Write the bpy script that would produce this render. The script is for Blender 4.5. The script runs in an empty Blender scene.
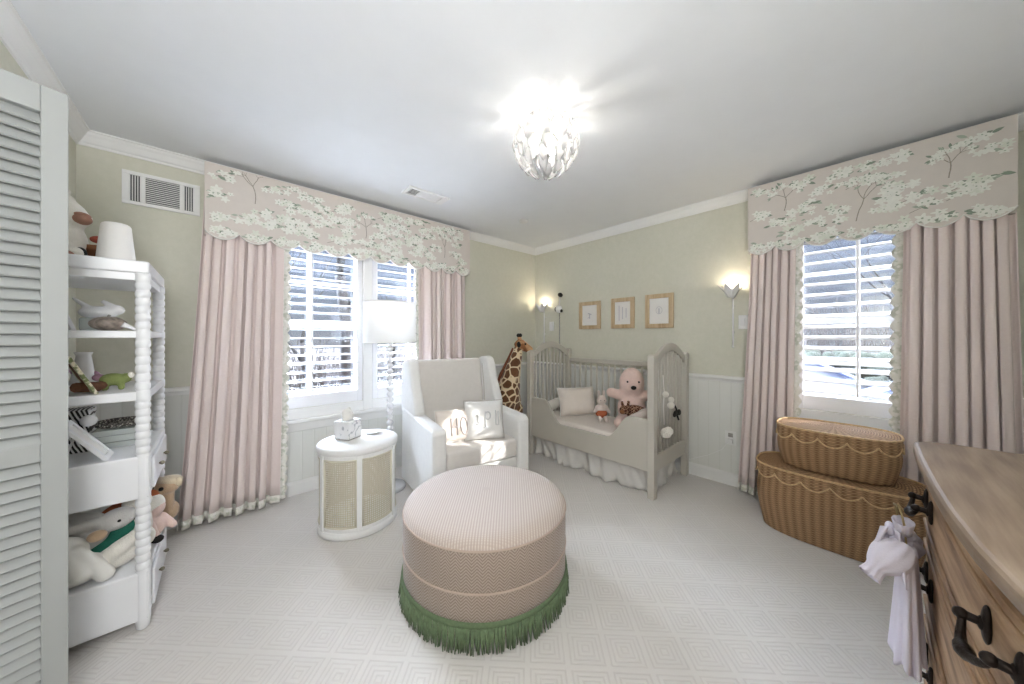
import bpy, bmesh, math, random
from mathutils import Matrix, Vector, Euler, noise as mnoise
PI = math.pi
SC = bpy.context.scene
COL = SC.collection
random.seed(7)

# ------------------------------------------------------------------ camera, sky, sun, exposure
EYE = 1.25
F_PX = 325.0
YAW = math.atan2(.672, .74)
cam_d = bpy.data.cameras.new('camera'); cam = bpy.data.objects.new('camera', cam_d); COL.objects.link(cam)
cam.location = (0, 0, EYE); cam.rotation_euler = (PI/2, 0, -YAW)
cam_d.sensor_width = 36; cam_d.lens = F_PX/1024*36; cam_d.shift_y = -5/1024
cam_d.clip_start = .02; cam_d.clip_end = 500
SC.camera = cam
vs = SC.view_settings
vs.view_transform = 'Standard'; vs.look = 'None'; vs.gamma = 1; vs.use_curve_mapping = False
vs.exposure = 1.80

def lin(c):
    return tuple(((v/255)/12.92 if v/255 <= .04045 else ((v/255+.055)/1.055)**2.4) for v in c)

SKY_LOW, SKY_HIGH, SKY_NORTH = .14, 7.5, 50.0
wd = bpy.data.worlds.new('sky'); SC.world = wd; wd.use_nodes = True
nt = wd.node_tree; nt.nodes.clear()
tc = nt.nodes.new('ShaderNodeTexCoord'); sp = nt.nodes.new('ShaderNodeSeparateXYZ')
nt.links.new(tc.outputs['Generated'], sp.inputs[0])
cr = nt.nodes.new('ShaderNodeValToRGB'); nt.links.new(sp.outputs[2], cr.inputs[0])
e = cr.color_ramp.elements
e[0].position = 0.0; e[0].color = (.80, .88, 1.0, 1)
e[1].position = .28; e[1].color = (.48, .66, 1.0, 1)
x = e.new(.55); x.color = (.80, .88, 1.0, 1)
mr = nt.nodes.new('ShaderNodeMapRange'); nt.links.new(sp.outputs[2], mr.inputs[0])
mr.inputs[1].default_value = .3; mr.inputs[2].default_value = .75
mr.inputs[3].default_value = SKY_LOW; mr.inputs[4].default_value = SKY_HIGH
# added bright patch of sky, out of view, boosting daylight through the wide window
vd = nt.nodes.new('ShaderNodeVectorMath'); vd.operation = 'DOT_PRODUCT'; nt.links.new(tc.outputs['Generated'], vd.inputs[0]); vd.inputs[1].default_value = Vector((-.12, .72, .68)).normalized()
mn = nt.nodes.new('ShaderNodeMapRange'); mn.interpolation_type = 'SMOOTHSTEP'; nt.links.new(vd.outputs['Value'], mn.inputs[0])
mn.inputs[1].default_value = .90; mn.inputs[2].default_value = 1.0; mn.inputs[3].default_value = 0; mn.inputs[4].default_value = SKY_NORTH
ad = nt.nodes.new('ShaderNodeMath'); ad.operation = 'ADD'; nt.links.new(mr.outputs[0], ad.inputs[0]); nt.links.new(mn.outputs[0], ad.inputs[1])
bg = nt.nodes.new('ShaderNodeBackground'); nt.links.new(cr.outputs[0], bg.inputs[0]); nt.links.new(ad.outputs[0], bg.inputs[1])
wo = nt.nodes.new('ShaderNodeOutputWorld'); nt.links.new(bg.outputs[0], wo.inputs[0])

def lamp(name, kind, loc, energy, color=(1, 1, 1), **kw):
    d = bpy.data.lights.new(name, kind); d.energy = energy; d.color = color
    for k, v in kw.items(): setattr(d, k, v)
    o = bpy.data.objects.new(name, d); COL.objects.link(o); o.location = loc
    return o
sun = lamp('sun', 'SUN', (20, -20, 14), 3.6, (1, .96, .9), angle=.01)
sun.rotation_euler = Vector((-.65, .76, -.45)).to_track_quat('-Z', 'Y').to_euler()
# added unseen fill light behind the camera, aimed up at the ceiling
BOUNCE_FILL = lamp('ceiling_bounce_fill', 'AREA', (.0, -.50, 1.12), 3.5, (.94, .97, 1), shape='DISK', size=.6, spread=2.7)
BOUNCE_FILL.rotation_euler = Vector((.44, .48, .80)).to_track_quat('-Z', 'Y').to_euler()

# added frontal fill light behind the camera, not a source of the room
front_fill = lamp('front_fill_light', 'AREA', (-.30, -.56, 1.75), 9.2, (.98, .98, 1), shape='RECTANGLE', size=.5, size_y=.7)
front_fill.rotation_euler = Vector((-.02, 1, -.08)).to_track_quat('-Z', 'Y').to_euler()

# ------------------------------------------------------------------ node helpers
class NT:
    def __init__(s, name):
        s.m = bpy.data.materials.new(name); s.m.use_nodes = True
        s.t = s.m.node_tree; s.p = s.t.nodes['Principled BSDF']; s.o = s.t.nodes['Material Output']
    def n(s, kind, **kw):
        d = s.t.nodes.new('ShaderNode'+kind)
        for k, v in kw.items(): setattr(d, k, v)
        return d
    def put(s, sock, v):
        if hasattr(v, 'is_linked') or hasattr(v, 'links'): s.t.links.new(v, sock)
        else: sock.default_value = v
    def math(s, op, a, b=0, c=None):
        d = s.n('Math', operation=op); s.put(d.inputs[0], a); s.put(d.inputs[1], b)
        if c is not None: s.put(d.inputs[2], c)
        return d.outputs[0]
    def coord(s, which='Object', scale=(1, 1, 1), rot=(0, 0, 0)):
        c = s.n('TexCoord'); m = s.n('Mapping'); s.t.links.new(c.outputs[which], m.inputs[0])
        m.inputs['Scale'].default_value = scale; m.inputs['Rotation'].default_value = rot
        return m.outputs[0]
    def xyz(s, v):
        d = s.n('SeparateXYZ'); s.put(d.inputs[0], v); return d.outputs
    def noise(s, v, scale, detail=3, rough=.5):
        d = s.n('TexNoise'); s.put(d.inputs['Vector'], v); d.inputs['Scale'].default_value = scale
        d.inputs['Detail'].default_value = detail; d.inputs['Roughness'].default_value = rough
        return d.outputs[0]
    def mix(s, f, a, b):
        d = s.n('Mix', data_type='RGBA'); s.put(d.inputs[0], f)
        s.put(d.inputs[6], a if not isinstance(a, tuple) else (*a[:3], 1)); s.put(d.inputs[7], b if not isinstance(b, tuple) else (*b[:3], 1))
        return d.outputs[2]
    def range(s, v, a, b, c=0., d=1.):
        q = s.n('MapRange'); s.put(q.inputs[0], v)
        for i, w in enumerate((a, b, c, d)): q.inputs[i+1].default_value = w
        return q.outputs[0]
    def bump(s, h, strength=.3, dist=.01):
        b = s.n('Bump'); b.inputs['Strength'].default_value = strength; b.inputs['Distance'].default_value = dist
        s.put(b.inputs['Height'], h); s.t.links.new(b.outputs[0], s.p.inputs['Normal'])
    def base(s, c):
        s.put(s.p.inputs['Base Color'], c if not isinstance(c, tuple) else (*c[:3], 1))
    def set(s, **kw):
        for k, v in kw.items(): s.p.inputs[k.replace('_', ' ')].default_value = v
        return s

def mat(name, rgb, rough=.6, var=.04, vscale=8, bump=0, bscale=60, metal=0, sheen=0, trans=0):
    n = NT(name); c = lin(rgb); v = n.coord()
    if var:
        f = n.noise(v, vscale, 4)
        f = n.range(f, .3, .7)
        n.base(n.mix(f, tuple(q*(1-var) for q in c), tuple(min(1, q*(1+var)) for q in c)))
    else: n.base(c)
    n.set(Roughness=rough, Metallic=metal)
    if sheen: n.set(Sheen_Weight=sheen)
    if trans: n.set(Transmission_Weight=trans)
    if bump: n.bump(n.noise(v, bscale, 3), bump, .004)
    return n.m

M = {}
M['ceiling'] = mat('ceiling_paint', (236, 238, 240), .8, .01)
M['white'] = mat('white_paint', (238, 238, 236), .45, .01)
M['shutter'] = mat('shutter_white', (240, 241, 243), .4, .01)
M['door'] = mat('door_paint_shaded', (170, 173, 171), .5, .01)  # grey darkened to put the door's shade into its colour
M['etagere'] = mat('etagere_white', (240, 241, 243), .35, .01)
M['crib'] = mat('crib_greige', (198, 193, 182), .5, .015)
M['chair'] = mat('chair_linen', (232, 231, 228), .85, .02, 30, .25, 900, sheen=.2)
M['seat'] = mat('seat_linen', (222, 217, 211), .85, .02, 30, .25, 900, sheen=.2)
M['piping'] = mat('piping', (196, 190, 182), .8, .02)
M['black'] = mat('black_felt', (22, 20, 19), .7, .05)
M['iron'] = mat('wrought_iron', (40, 31, 27), .45, .2, 60, .4, 120, metal=.6)
M['fringe'] = mat('green_fringe', (106, 124, 92), .85, .25, 60)
M['greenband'] = mat('green_band', (102, 120, 88), .85, .1, 90, .4, 400)
M['petal'] = mat('print_white', (238, 238, 230), .85, .05, 60)
M['petal2'] = mat('print_cream', (228, 230, 218), .85, .05, 60)
M['leaf'] = mat('print_leaf', (172, 182, 164), .85, .15, 60)
M['leaf2'] = mat('print_leaf_dark', (140, 154, 136), .85, .15, 60)
M['twig'] = mat('print_twig', (156, 148, 134), .85, .1, 60)
M['printbase'] = mat('print_blush', (220, 212, 204), .85, .02, 20, .2, 700)
M['welt'] = mat('welt_white', (236, 234, 228), .8, .02)
M['shade'] = mat('lamp_shade_white', (240, 238, 234), .8, .01)
M['ceramic'] = mat('white_ceramic', (242, 242, 242), .2, .01)
M['silver'] = mat('silver_glaze', (168, 164, 158), .35, .3, 40, .3, 40, metal=.5)
M['pumpkin'] = mat('mottled_pewter', (140, 128, 118), .45, .5, 45, .3, 60)
M['pink'] = mat('pink_plush', (232, 204, 194), .95, .05, 40, .6, 220, sheen=.4)
M['palepink'] = mat('pale_pink_plush', (224, 210, 202), .95, .04, 40, .6, 220, sheen=.4)
M['creamplush'] = mat('cream_plush', (236, 232, 222), .95, .04, 40, .6, 220, sheen=.4)
M['greyplush'] = mat('grey_plush', (206, 204, 200), .95, .04, 40, .6, 220, sheen=.4)
M['tanplush'] = mat('tan_plush', (196, 168, 138), .95, .06, 40, .6, 220, sheen=.4)
M['wool'] = mat('oatmeal_wool', (216, 200, 172), .95, .06, 40, .6, 220, sheen=.4)
M['rust'] = mat('rust_knit', (176, 96, 56), .9, .12, 60, .5, 300)
M['orange'] = mat('orange_knit', (190, 108, 72), .9, .1, 60, .5, 300)
M['teal'] = mat('teal_green_cloth', (36, 110, 92), .9, .15, 40, .4, 200)
M['greenfelt'] = mat('olive_felt', (128, 140, 84), .95, .08, 50, .5, 260)
M['terracotta'] = mat('terracotta', (136, 88, 56), .8, .12, 30)
M['red'] = mat('red_felt', (172, 84, 66), .9, .1, 30)
M['brownskin'] = mat('beak_brown', (160, 118, 98), .7, .1, 40)
M['brown'] = mat('brown_horn', (110, 62, 38), .9, .12, 40, .4, 200)
M['mulch'] = mat('dried_brown', (112, 74, 52), .9, .3, 40)
M['purple'] = mat('mauve_petals', (168, 132, 150), .9, .2, 40)
M['silverframe'] = mat('white_frame', (234, 234, 234), .35, .01)
M['paper'] = mat('print_paper', (238, 236, 232), .7, .02)
M['ink'] = mat('pale_ink', (196, 194, 200), .8, .05)
M['greyletter'] = mat('grey_letter', (204, 204, 204), .85, .05)
M['mauveletter'] = mat('mauve_letter', (188, 176, 172), .85, .08)
M['marble'] = None
M['brass'] = mat('brass_wire', (186, 164, 120), .35, .03, 10, metal=.7)
M['knob'] = mat('antique_knob', (132, 126, 108), .4, .1, 30, metal=.5)
M['steel'] = mat('chrome', (200, 200, 200), .2, .02, 10, metal=.9)
M['dress'] = mat('white_cotton_dress', (236, 230, 242), .85, .02, 20, .3, 300)
M['skirt'] = mat('white_voile', (234, 231, 226), .9, .02, 20)
M['sheet'] = mat('crib_sheet', (230, 222, 214), .9, .02, 20, .3, 300)
M['crpillow'] = mat('linen_pillow', (232, 222, 212), .9, .02, 20, .4, 500)
M['slot'] = mat('vent_dark', (92, 94, 96), .8, .02)
M['trunk'] = mat('bark', (32, 29, 29), .9, .2, 6)
M['brush'] = mat('winter_brush', (46, 41, 39), .95, .3, 3)
M['hedge'] = mat('evergreen_hedge', (28, 34, 25), .95, .4, 2)
M['siding'] = mat('white_siding', (150, 152, 158), .7, .02)
M['roof'] = mat('slate_roof', (58, 66, 92), .8, .15, 2)
M['glassdark'] = mat('house_window', (36, 42, 54), .2, .05)
M['silverbase'] = mat('acrylic_base', (222, 224, 226), .12, .01)

def special():
    n = NT('lamp_shade_linen'); n.base(lin((240, 239, 236))); n.set(Roughness=.9); tl = n.n('BsdfTranslucent'); tl.inputs[0].default_value = (.80, .79, .77, 1); mx = n.n('MixShader'); mx.inputs[0].default_value = .36
    n.t.links.new(n.p.outputs[0], mx.inputs[1]); n.t.links.new(tl.outputs[0], mx.inputs[2]); n.t.links.new(mx.outputs[0], n.o.inputs[0]); M['drum'] = n.m
    # --- wallpaper, carpet, wainscot
    n = NT('green_wallpaper'); v = n.coord()
    f = n.range(n.noise(v, 26, 6, .7), .3, .7)
    g = n.range(n.noise(v, 2.2, 2), .3, .7)
    a = n.mix(f, lin((213, 212, 196)), lin((222, 220, 206)))
    n.base(n.mix(n.math('MULTIPLY', g, .35), a, lin((208, 208, 190)))); n.set(Roughness=.8)
    n.bump(n.noise(v, 120, 4), .15, .002); M['wall'] = n.m
    n = NT('beadboard'); v = n.coord(); q = n.xyz(v)
    s = n.math('ADD', q[0], q[1])
    fr = n.math('FRACT', n.math('MULTIPLY', s, 1/.085))
    d = n.math('ABSOLUTE', n.math('SUBTRACT', fr, .5))
    gr = n.range(d, .43, .5, 1, 0)
    n.base(n.mix(gr, lin((223, 224, 218)), lin((230, 231, 226)))); n.set(Roughness=.5); n.bump(gr, .22, .003); M['bead'] = n.m
    n = NT('patterned_carpet'); v = n.coord(scale=(1/.155,)*3, rot=(0, 0, PI/4)); q = n.xyz(v)
    ax = n.math('ABSOLUTE', n.math('SUBTRACT', n.math('FRACT', q[0]), .5))
    ay = n.math('ABSOLUTE', n.math('SUBTRACT', n.math('FRACT', q[1]), .5))
    d = n.math('MAXIMUM', ax, ay)
    st = n.math('SINE', n.math('MULTIPLY', d, 2*PI*9))
    st = n.range(st, -.9, .1)
    fn = n.noise(n.coord(), 420, 2)
    hgt = n.math('ADD', st, n.math('MULTIPLY', fn, .7))
    c = n.mix(st, lin((215, 210, 205)), lin((224, 220, 215)))
    n.base(n.mix(n.math('MULTIPLY', fn, .25), c, lin((205, 199, 192)))); n.set(Roughness=.95, Sheen_Weight=.2)
    n.bump(hgt, .3, .005); M['carpet'] = n.m
    # --- curtain satin
    n = NT('blush_curtain'); v = n.coord()
    n.base(n.mix(n.noise(v, 90, 3), lin((233, 217, 212)), lin((240, 227, 223)))); n.set(Roughness=.6, Sheen_Weight=.3)
    M['curtain'] = n.m
    # --- floral banding for trims
    n = NT('floral_band'); v = n.coord(scale=(1, 1, 1))
    vo = n.n('TexVoronoi'); n.put(vo.inputs['Vector'], v); vo.inputs['Scale'].default_value = 34
    f = n.range(vo.outputs['Distance'], .28, .42)
    h = n.range(n.noise(v, 30, 2), .5, .6)
    c = n.mix(f, lin((245, 243, 238)), lin((238, 236, 228)))
    n.base(n.mix(n.math('MULTIPLY', h, n.math('MULTIPLY', f, .9)), c, lin((206, 208, 194)))); n.set(Roughness=.9)
    M['band'] = n.m
    # --- ottoman weave (UV metres)
    def weave(name, ca, cb, diag):
        n = NT(name); q = n.xyz(n.coord('UV'))
        if diag:
            k = n.math('MULTIPLY', n.math('PINGPONG', q[0], .022), 1.0)
            w = n.math('FRACT', n.math('MULTIPLY', n.math('ADD', q[1], k), 1/.013))
            th = n.range(n.math('FRACT', n.math('MULTIPLY', q[0], 1/.0055)), .2, .8)
        else:
            w = n.math('FRACT', n.math('MULTIPLY', q[0], 1/.012))
            th = n.range(n.math('FRACT', n.math('MULTIPLY', q[1], 1/.008)), .2, .8)
        s = n.math('SINE', n.math('MULTIPLY', w, 2*PI)); s = n.range(s, -.6, .6)
        f = n.math('MULTIPLY', s, n.math('ADD', n.math('MULTIPLY', th, .5), .5))
        n.base(n.mix(f, ca, cb)); n.set(Roughness=.9, Sheen_Weight=.2); n.bump(f, .35, .003); return n.m
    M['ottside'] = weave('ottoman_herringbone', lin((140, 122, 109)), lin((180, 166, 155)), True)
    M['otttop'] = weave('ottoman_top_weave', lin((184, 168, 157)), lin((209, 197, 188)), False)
    # --- wicker (UV metres)
    n = NT('wicker'); q = n.xyz(n.coord('UV'))
    row = n.math('FLOOR', n.math('MULTIPLY', q[1], 1/.0075))
    hr = n.math('SINE', n.math('MULTIPLY', n.math('FRACT', n.math('MULTIPLY', q[1], 1/.0075)), PI))
    w = n.math('SINE', n.math('MULTIPLY', n.math('ADD', n.math('MULTIPLY', q[0], 1/.021), row), PI))
    rib = n.math('SINE', n.math('MULTIPLY', q[0], 2*PI/.042))
    h = n.math('MULTIPLY', hr, n.math('ADD', n.math('MULTIPLY', w, .25), .75))
    h = n.math('ADD', h, n.math('MULTIPLY', rib, .2))
    f = n.range(h, .0, 1.0)
    nz = n.range(n.noise(n.coord('UV', (1, 6, 1)), 30, 3), .3, .7)
    c = n.mix(f, lin((108, 74, 46)), lin((212, 174, 130)))
    n.base(n.mix(n.math('MULTIPLY', nz, .4), c, lin((168, 126, 88)))); n.set(Roughness=.7); n.bump(h, .8, .006); M['wicker'] = n.m
    # --- cane panel (UV metres): open holes
    n = NT('cane_weave'); q = n.xyz(n.coord('UV'))
    fx = n.math('ABSOLUTE', n.math('SUBTRACT', n.math('FRACT', n.math('MULTIPLY', q[0], 1/.0135)), .5))
    fy = n.math('ABSOLUTE', n.math('SUBTRACT', n.math('FRACT', n.math('MULTIPLY', q[1], 1/.0135)), .5))
    hole = n.math('LESS_THAN', n.math('ADD', fx, fy), .33)
    hole = n.math('MULTIPLY', hole, n.math('LESS_THAN', n.math('MAXIMUM', fx, fy), .27))
    cc = n.mix(n.range(n.math('MAXIMUM', fx, fy), .25, .5), lin((226, 219, 202)), lin((204, 195, 174)))
    n.base(cc); n.set(Roughness=.7)
    tr = n.n('BsdfTransparent'); mx = n.n('MixShader'); n.put(mx.inputs[0], n.math('MULTIPLY', hole, 1.0))
    n.t.links.new(n.p.outputs[0], mx.inputs[1]); n.t.links.new(tr.outputs[0], mx.inputs[2]); n.t.links.new(mx.outputs[0], n.o.inputs[0])
    M['cane'] = n.m
    # --- giraffe coat
    n = NT('giraffe_coat'); v = n.coord()
    vo = n.n('TexVoronoi', feature='DISTANCE_TO_EDGE'); n.put(vo.inputs['Vector'], v); vo.inputs['Scale'].default_value = 12
    vo.inputs['Randomness'].default_value = .8
    f = n.range(vo.outputs[0], .06, .1)
    b = n.mix(n.noise(v, 60, 3), lin((84, 52, 30)), lin((116, 76, 44)))
    n.base(n.mix(f, lin((222, 202, 168)), b)); n.set(Roughness=.95, Sheen_Weight=.3); n.bump(n.noise(v, 260, 2), .5, .004); M['giraffe'] = n.m
    n = NT('little_giraffe_coat'); v = n.coord()
    vo = n.n('TexVoronoi', feature='DISTANCE_TO_EDGE'); n.put(vo.inputs['Vector'], v); vo.inputs['Scale'].default_value = 38
    n.base(n.mix(n.range(vo.outputs[0], .03, .06), lin((196, 160, 130)), lin((92, 54, 40)))); n.set(Roughness=.95); M['giraffe2'] = n.m
    n = NT('giraffe_face'); v = n.coord()
    n.base(n.mix(n.range(n.noise(v, 14, 2), .42, .58), lin((204, 160, 118)), lin((150, 100, 64)))); n.set(Roughness=.95); M['gface'] = n.m
    # --- oak
    def wood(name, a, b, c, ax, rough=.5):
        n = NT(name); sc = [14, 14, 14]; sc[ax] = 1.0
        v = n.coord(scale=tuple(sc)); f = n.noise(v, 2.2, 7, .62)
        wv = n.n('TexWave'); n.put(wv.inputs['Vector'], n.coord(scale=tuple(.35*q for q in sc))); wv.inputs['Scale'].default_value = 3
        wv.inputs['Distortion'].default_value = 7; wv.inputs['Detail'].default_value = 3
        g = n.math('ADD', n.math('MULTIPLY', f, .88), n.math('MULTIPLY', wv.outputs[1], .12))
        c1 = n.mix(n.range(g, .36, .5), a, b); c2 = n.mix(n.range(g, .5, .66), c1, c)
        n.base(c2); n.set(Roughness=rough); n.bump(g, .15, .003); return n.m
    M['oak'] = wood('weathered_oak', lin((124, 94, 68)), lin((166, 134, 102)), lin((194, 164, 132)), 0)
    M['oaktop'] = wood('weathered_oak_top', lin((134, 115, 98)), lin((152, 132, 114)), lin((168, 149, 131)), 0, .4)
    M['pine'] = wood('knotty_frame_wood', lin((172, 142, 104)), lin((204, 180, 144)), lin((214, 194, 162)), 2)
    n = NT('marbled_white'); v = n.coord()
    wv = n.n('TexWave'); n.put(wv.inputs['Vector'], v); wv.inputs['Scale'].default_value = 3.5; wv.inputs['Distortion'].default_value = 16; wv.inputs['Detail'].default_value = 3; wv.inputs['Detail Scale'].default_value = 2.5
    n.base(n.mix(n.range(wv.outputs[1], .82, 1), lin((238, 238, 238)), lin((186, 188, 192)))); n.set(Roughness=.25); M['marble'] = n.m
    n = NT('zebra_cover'); v = n.coord(rot=(0, .35, 0))
    wv = n.n('TexWave'); n.put(wv.inputs['Vector'], v); wv.inputs['Scale'].default_value = 26; wv.inputs['Distortion'].default_value = 3.5; wv.inputs['Detail Scale'].default_value = .6
    n.base(n.mix(n.range(wv.outputs[1], .42, .5), lin((236, 236, 236)), lin((20, 20, 22)))); M['zebra'] = n.m
    n = NT('dark_weave'); v = n.coord()
    ck = n.n('TexVoronoi'); n.put(ck.inputs['Vector'], v); ck.inputs['Scale'].default_value = 130
    n.base(n.mix(n.range(ck.outputs[0], .2, .5), lin((196, 192, 182)), lin((48, 44, 40)))); M['darkweave'] = n.m
    n = NT('leaf_print'); v = n.coord(); 
    n.base(n.mix(n.range(n.noise(v, 55, 2), .45, .55), lin((232, 224, 200)), lin((124, 134, 88)))); M['leafprint'] = n.m
    # --- clear things: transparent with a sheen so light still passes
    def clear(name, t, tint, rough=.05):
        n = NT(name); tr = n.n('BsdfTransparent'); tr.inputs[0].default_value = (*tint, 1)
        n.base(tint); n.set(Roughness=rough); mx = n.n('MixShader'); mx.inputs[0].default_value = t
        gl = n.n('BsdfGlossy'); gl.inputs['Roughness'].default_value = rough; gl.inputs[0].default_value = (*tint, 1)
        n.t.links.new((gl if t > .8 else n.p).outputs[0], mx.inputs[1]); n.t.links.new(tr.outputs[0], mx.inputs[2]); n.t.links.new(mx.outputs[0], n.o.inputs[0]); return n.m
    M['pane'] = clear('window_glass', .93, (.97, .98, 1))
    n = NT('cut_crystal'); n.base((.55, .55, .56)); n.set(Roughness=.1); tr = n.n('BsdfTransparent'); tl = n.n('BsdfTranslucent'); tl.inputs[0].default_value = (.50, .50, .50, 1)
    m1 = n.n('MixShader'); m1.inputs[0].default_value = .5; m2 = n.n('MixShader'); m2.inputs[0].default_value = .45
    n.t.links.new(n.p.outputs[0], m1.inputs[1]); n.t.links.new(tl.outputs[0], m1.inputs[2]); n.t.links.new(m1.outputs[0], m2.inputs[1]); n.t.links.new(tr.outputs[0], m2.inputs[2]); n.t.links.new(m2.outputs[0], n.o.inputs[0]); M['crystal'] = n.m
    M['acrylic'] = clear('clear_acrylic', .3, (.97, .97, .98), .08)
    M['jar'] = clear('jar_glass', .5, (.9, .95, .93))
    n = NT('sheer_voile'); n.base(lin((236, 233, 228))); n.set(Roughness=.9); tr = n.n('BsdfTransparent'); mx = n.n('MixShader'); mx.inputs[0].default_value = .22
    n.t.links.new(n.p.outputs[0], mx.inputs[1]); n.t.links.new(tr.outputs[0], mx.inputs[2]); n.t.links.new(mx.outputs[0], n.o.inputs[0]); M['skirt'] = n.m
    def glow(name, c, s):
        n = NT(name); n.base(c); n.p.inputs['Emission Color'].default_value = (*c, 1); n.p.inputs['Emission Strength'].default_value = s; return n.m
    M['bulb'] = glow('lit_bulb', (1, .93, .82), 3)
    M['litshade'] = glow('lit_shade', lin((244, 240, 232)), .0)
    n = NT('winter_ground'); v = n.coord()
    n.base(n.mix(n.range(n.noise(v, .35, 6, .7), .35, .65), lin((26, 23, 21)), lin((44, 39, 36)))); n.set(Roughness=1); M['ground'] = n.m
special()

# ------------------------------------------------------------------ mesh builder
class MB:
    def __init__(s): s.bm = bmesh.new(); s.uv = s.bm.loops.layers.uv.new('UVMap'); s.M = Matrix.Identity(4); s.mi = 0
    def v(s, p): return s.bm.verts.new(s.M @ Vector(p))
    def f(s, vs, smooth=False, uvs=None):
        try: f = s.bm.faces.new(vs)
        except ValueError: return None
        f.material_index = s.mi; f.smooth = smooth
        if uvs:
            for l, q in zip(f.loops, uvs): l[s.uv].uv = q
        return f
    def box(s, x0, x1, y0, y1, z0, z1):
        vs = [s.v((x, y, z)) for x in (x0, x1) for y in (y0, y1) for z in (z0, z1)]
        for q in ((0, 1, 3, 2), (4, 6, 7, 5), (0, 4, 5, 1), (2, 3, 7, 6), (0, 2, 6, 4), (1, 5, 7, 3)): s.f([vs[i] for i in q])
        return s
    def obox(s, c, size, rot=(0, 0, 0)):
        o = s.M; s.M = o @ Matrix.Translation(c) @ Euler(rot).to_matrix().to_4x4()
        a, b, d = (q/2 for q in size); s.box(-a, a, -b, b, -d, d); s.M = o; return s
    def grid(s, fn, nu, nv, cu=False, cv=False, uvf=None, smooth=True, flip=False):
        g = [[s.v(fn(i/nu, j/nv)) for j in range(nv + (0 if cv else 1))] for i in range(nu + (0 if cu else 1))]
        nU, nV = len(g), len(g[0])
        for i in range(nu):
            for j in range(nv):
                q = [(i, j), (i+1, j), (i+1, j+1), (i, j+1)]
                if flip: q = q[::-1]
                uvs = [uvf(a/nu, b/nv) for a, b in q] if uvf else None
                s.f([g[a % nU][b % nV] for a, b in q], smooth, uvs)
        return g
    def lathe(s, prof, c=(0, 0), n=32, sx=1, sy=1, smooth=True, caps=True, uvscale=None):
        rings = []
        for r, z in prof:
            rings.append([s.v((c[0]+r*sx*math.cos(2*PI*k/n), c[1]+r*sy*math.sin(2*PI*k/n), z)) for k in range(n)])
        L = [0]
        for a, b in zip(prof, prof[1:]): L.append(L[-1]+math.hypot(b[0]-a[0], b[1]-a[1]))
        R = uvscale or max(p[0] for p in prof)
        for i in range(len(rings)-1):
            for k in range(n):
                u0, u1 = 2*PI*R*k/n, 2*PI*R*(k+1)/n
                s.f([rings[i][k], rings[i][(k+1) % n], rings[i+1][(k+1) % n], rings[i+1][k]], smooth, [(u0, L[i]), (u1, L[i]), (u1, L[i+1]), (u0, L[i+1])])
        if caps:
            s.f(rings[0][::-1], False); s.f(rings[-1], False)
        return s
    def tube(s, pts, r, n=8, closed=False, smooth=True):
        pts = [Vector(p) for p in pts]; R = r if isinstance(r, (list, tuple)) else [r]*len(pts)
        rings = []; N = len(pts); up = None
        for i, p in enumerate(pts):
            a = pts[(i-1) % N] if closed or i > 0 else p; b = pts[(i+1) % N] if closed or i < N-1 else p
            t = (b-a).normalized() if (b-a).length > 1e-9 else Vector((0, 0, 1))
            if up is None:
                up = t.orthogonal().normalized()
            else:
                up = (up - t*up.dot(t)); up = up.normalized() if up.length > 1e-6 else t.orthogonal().normalized()
            w = t.cross(up)
            rings.append([s.v(p + R[i]*(math.cos(2*PI*k/n)*up + math.sin(2*PI*k/n)*w)) for k in range(n)])
        for i in range(N if closed else N-1):
            A, B = rings[i], rings[(i+1) % N]
            for k in range(n): s.f([A[k], A[(k+1) % n], B[(k+1) % n], B[k]], smooth)
        if not closed: s.f(rings[0][::-1]); s.f(rings[-1])
        return s
    def ell(s, c, r, rot=(0, 0, 0), nu=20, nv=12):
        if not isinstance(r, (tuple, list)): r = (r, r, r)
        o = s.M; s.M = o @ Matrix.Translation(c) @ Euler(rot).to_matrix().to_4x4()
        top = s.v((0, 0, r[2])); bot = s.v((0, 0, -r[2])); rr = []
        for j in range(1, nv):
            ph = PI*j/nv
            rr.append([s.v((r[0]*math.sin(ph)*math.cos(2*PI*k/nu), r[1]*math.sin(ph)*math.sin(2*PI*k/nu), r[2]*math.cos(ph))) for k in range(nu)])
        for k in range(nu):
            s.f([top, rr[0][k], rr[0][(k+1) % nu]], True); s.f([bot, rr[-1][(k+1) % nu], rr[-1][k]], True)
            for j in range(len(rr)-1): s.f([rr[j][k], rr[j+1][k], rr[j+1][(k+1) % nu], rr[j][(k+1) % nu]], True)
        s.M = o; return s
    def prism(s, poly, a, b, axis='y', smooth=False):
        # poly: 2-D outline; axis: extrusion axis; a..b range
        def P(p, t): return {'y': (p[0], t, p[1]), 'x': (t, p[0], p[1]), 'z': (p[0], p[1], t)}[axis]
        A = [s.v(P(p, a)) for p in poly]; B = [s.v(P(p, b)) for p in poly]; n = len(poly)
        s.f(A); s.f(B[::-1])
        for i in range(n): s.f([A[i], B[i], B[(i+1) % n], A[(i+1) % n]], smooth)
        return s
    def build(s, name, m, parent=None, bevel=0, bseg=2, subsurf=0, solid=0, remesh=0, smooth_it=0, shade=None, kind=None, label=None, autosmooth=False):
        bmesh.ops.recalc_face_normals(s.bm, faces=s.bm.faces[:])
        me = bpy.data.meshes.new(name); s.bm.to_mesh(me); s.bm.free()
        for q in (m if isinstance(m, (list, tuple)) else [m]): me.materials.append(M[q] if isinstance(q, str) else q)
        o = bpy.data.objects.new(name, me); COL.objects.link(o)
        if parent: o.parent = parent
        if solid: d = o.modifiers.new('solid', 'SOLIDIFY'); d.thickness = solid; d.offset = 0
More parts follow.
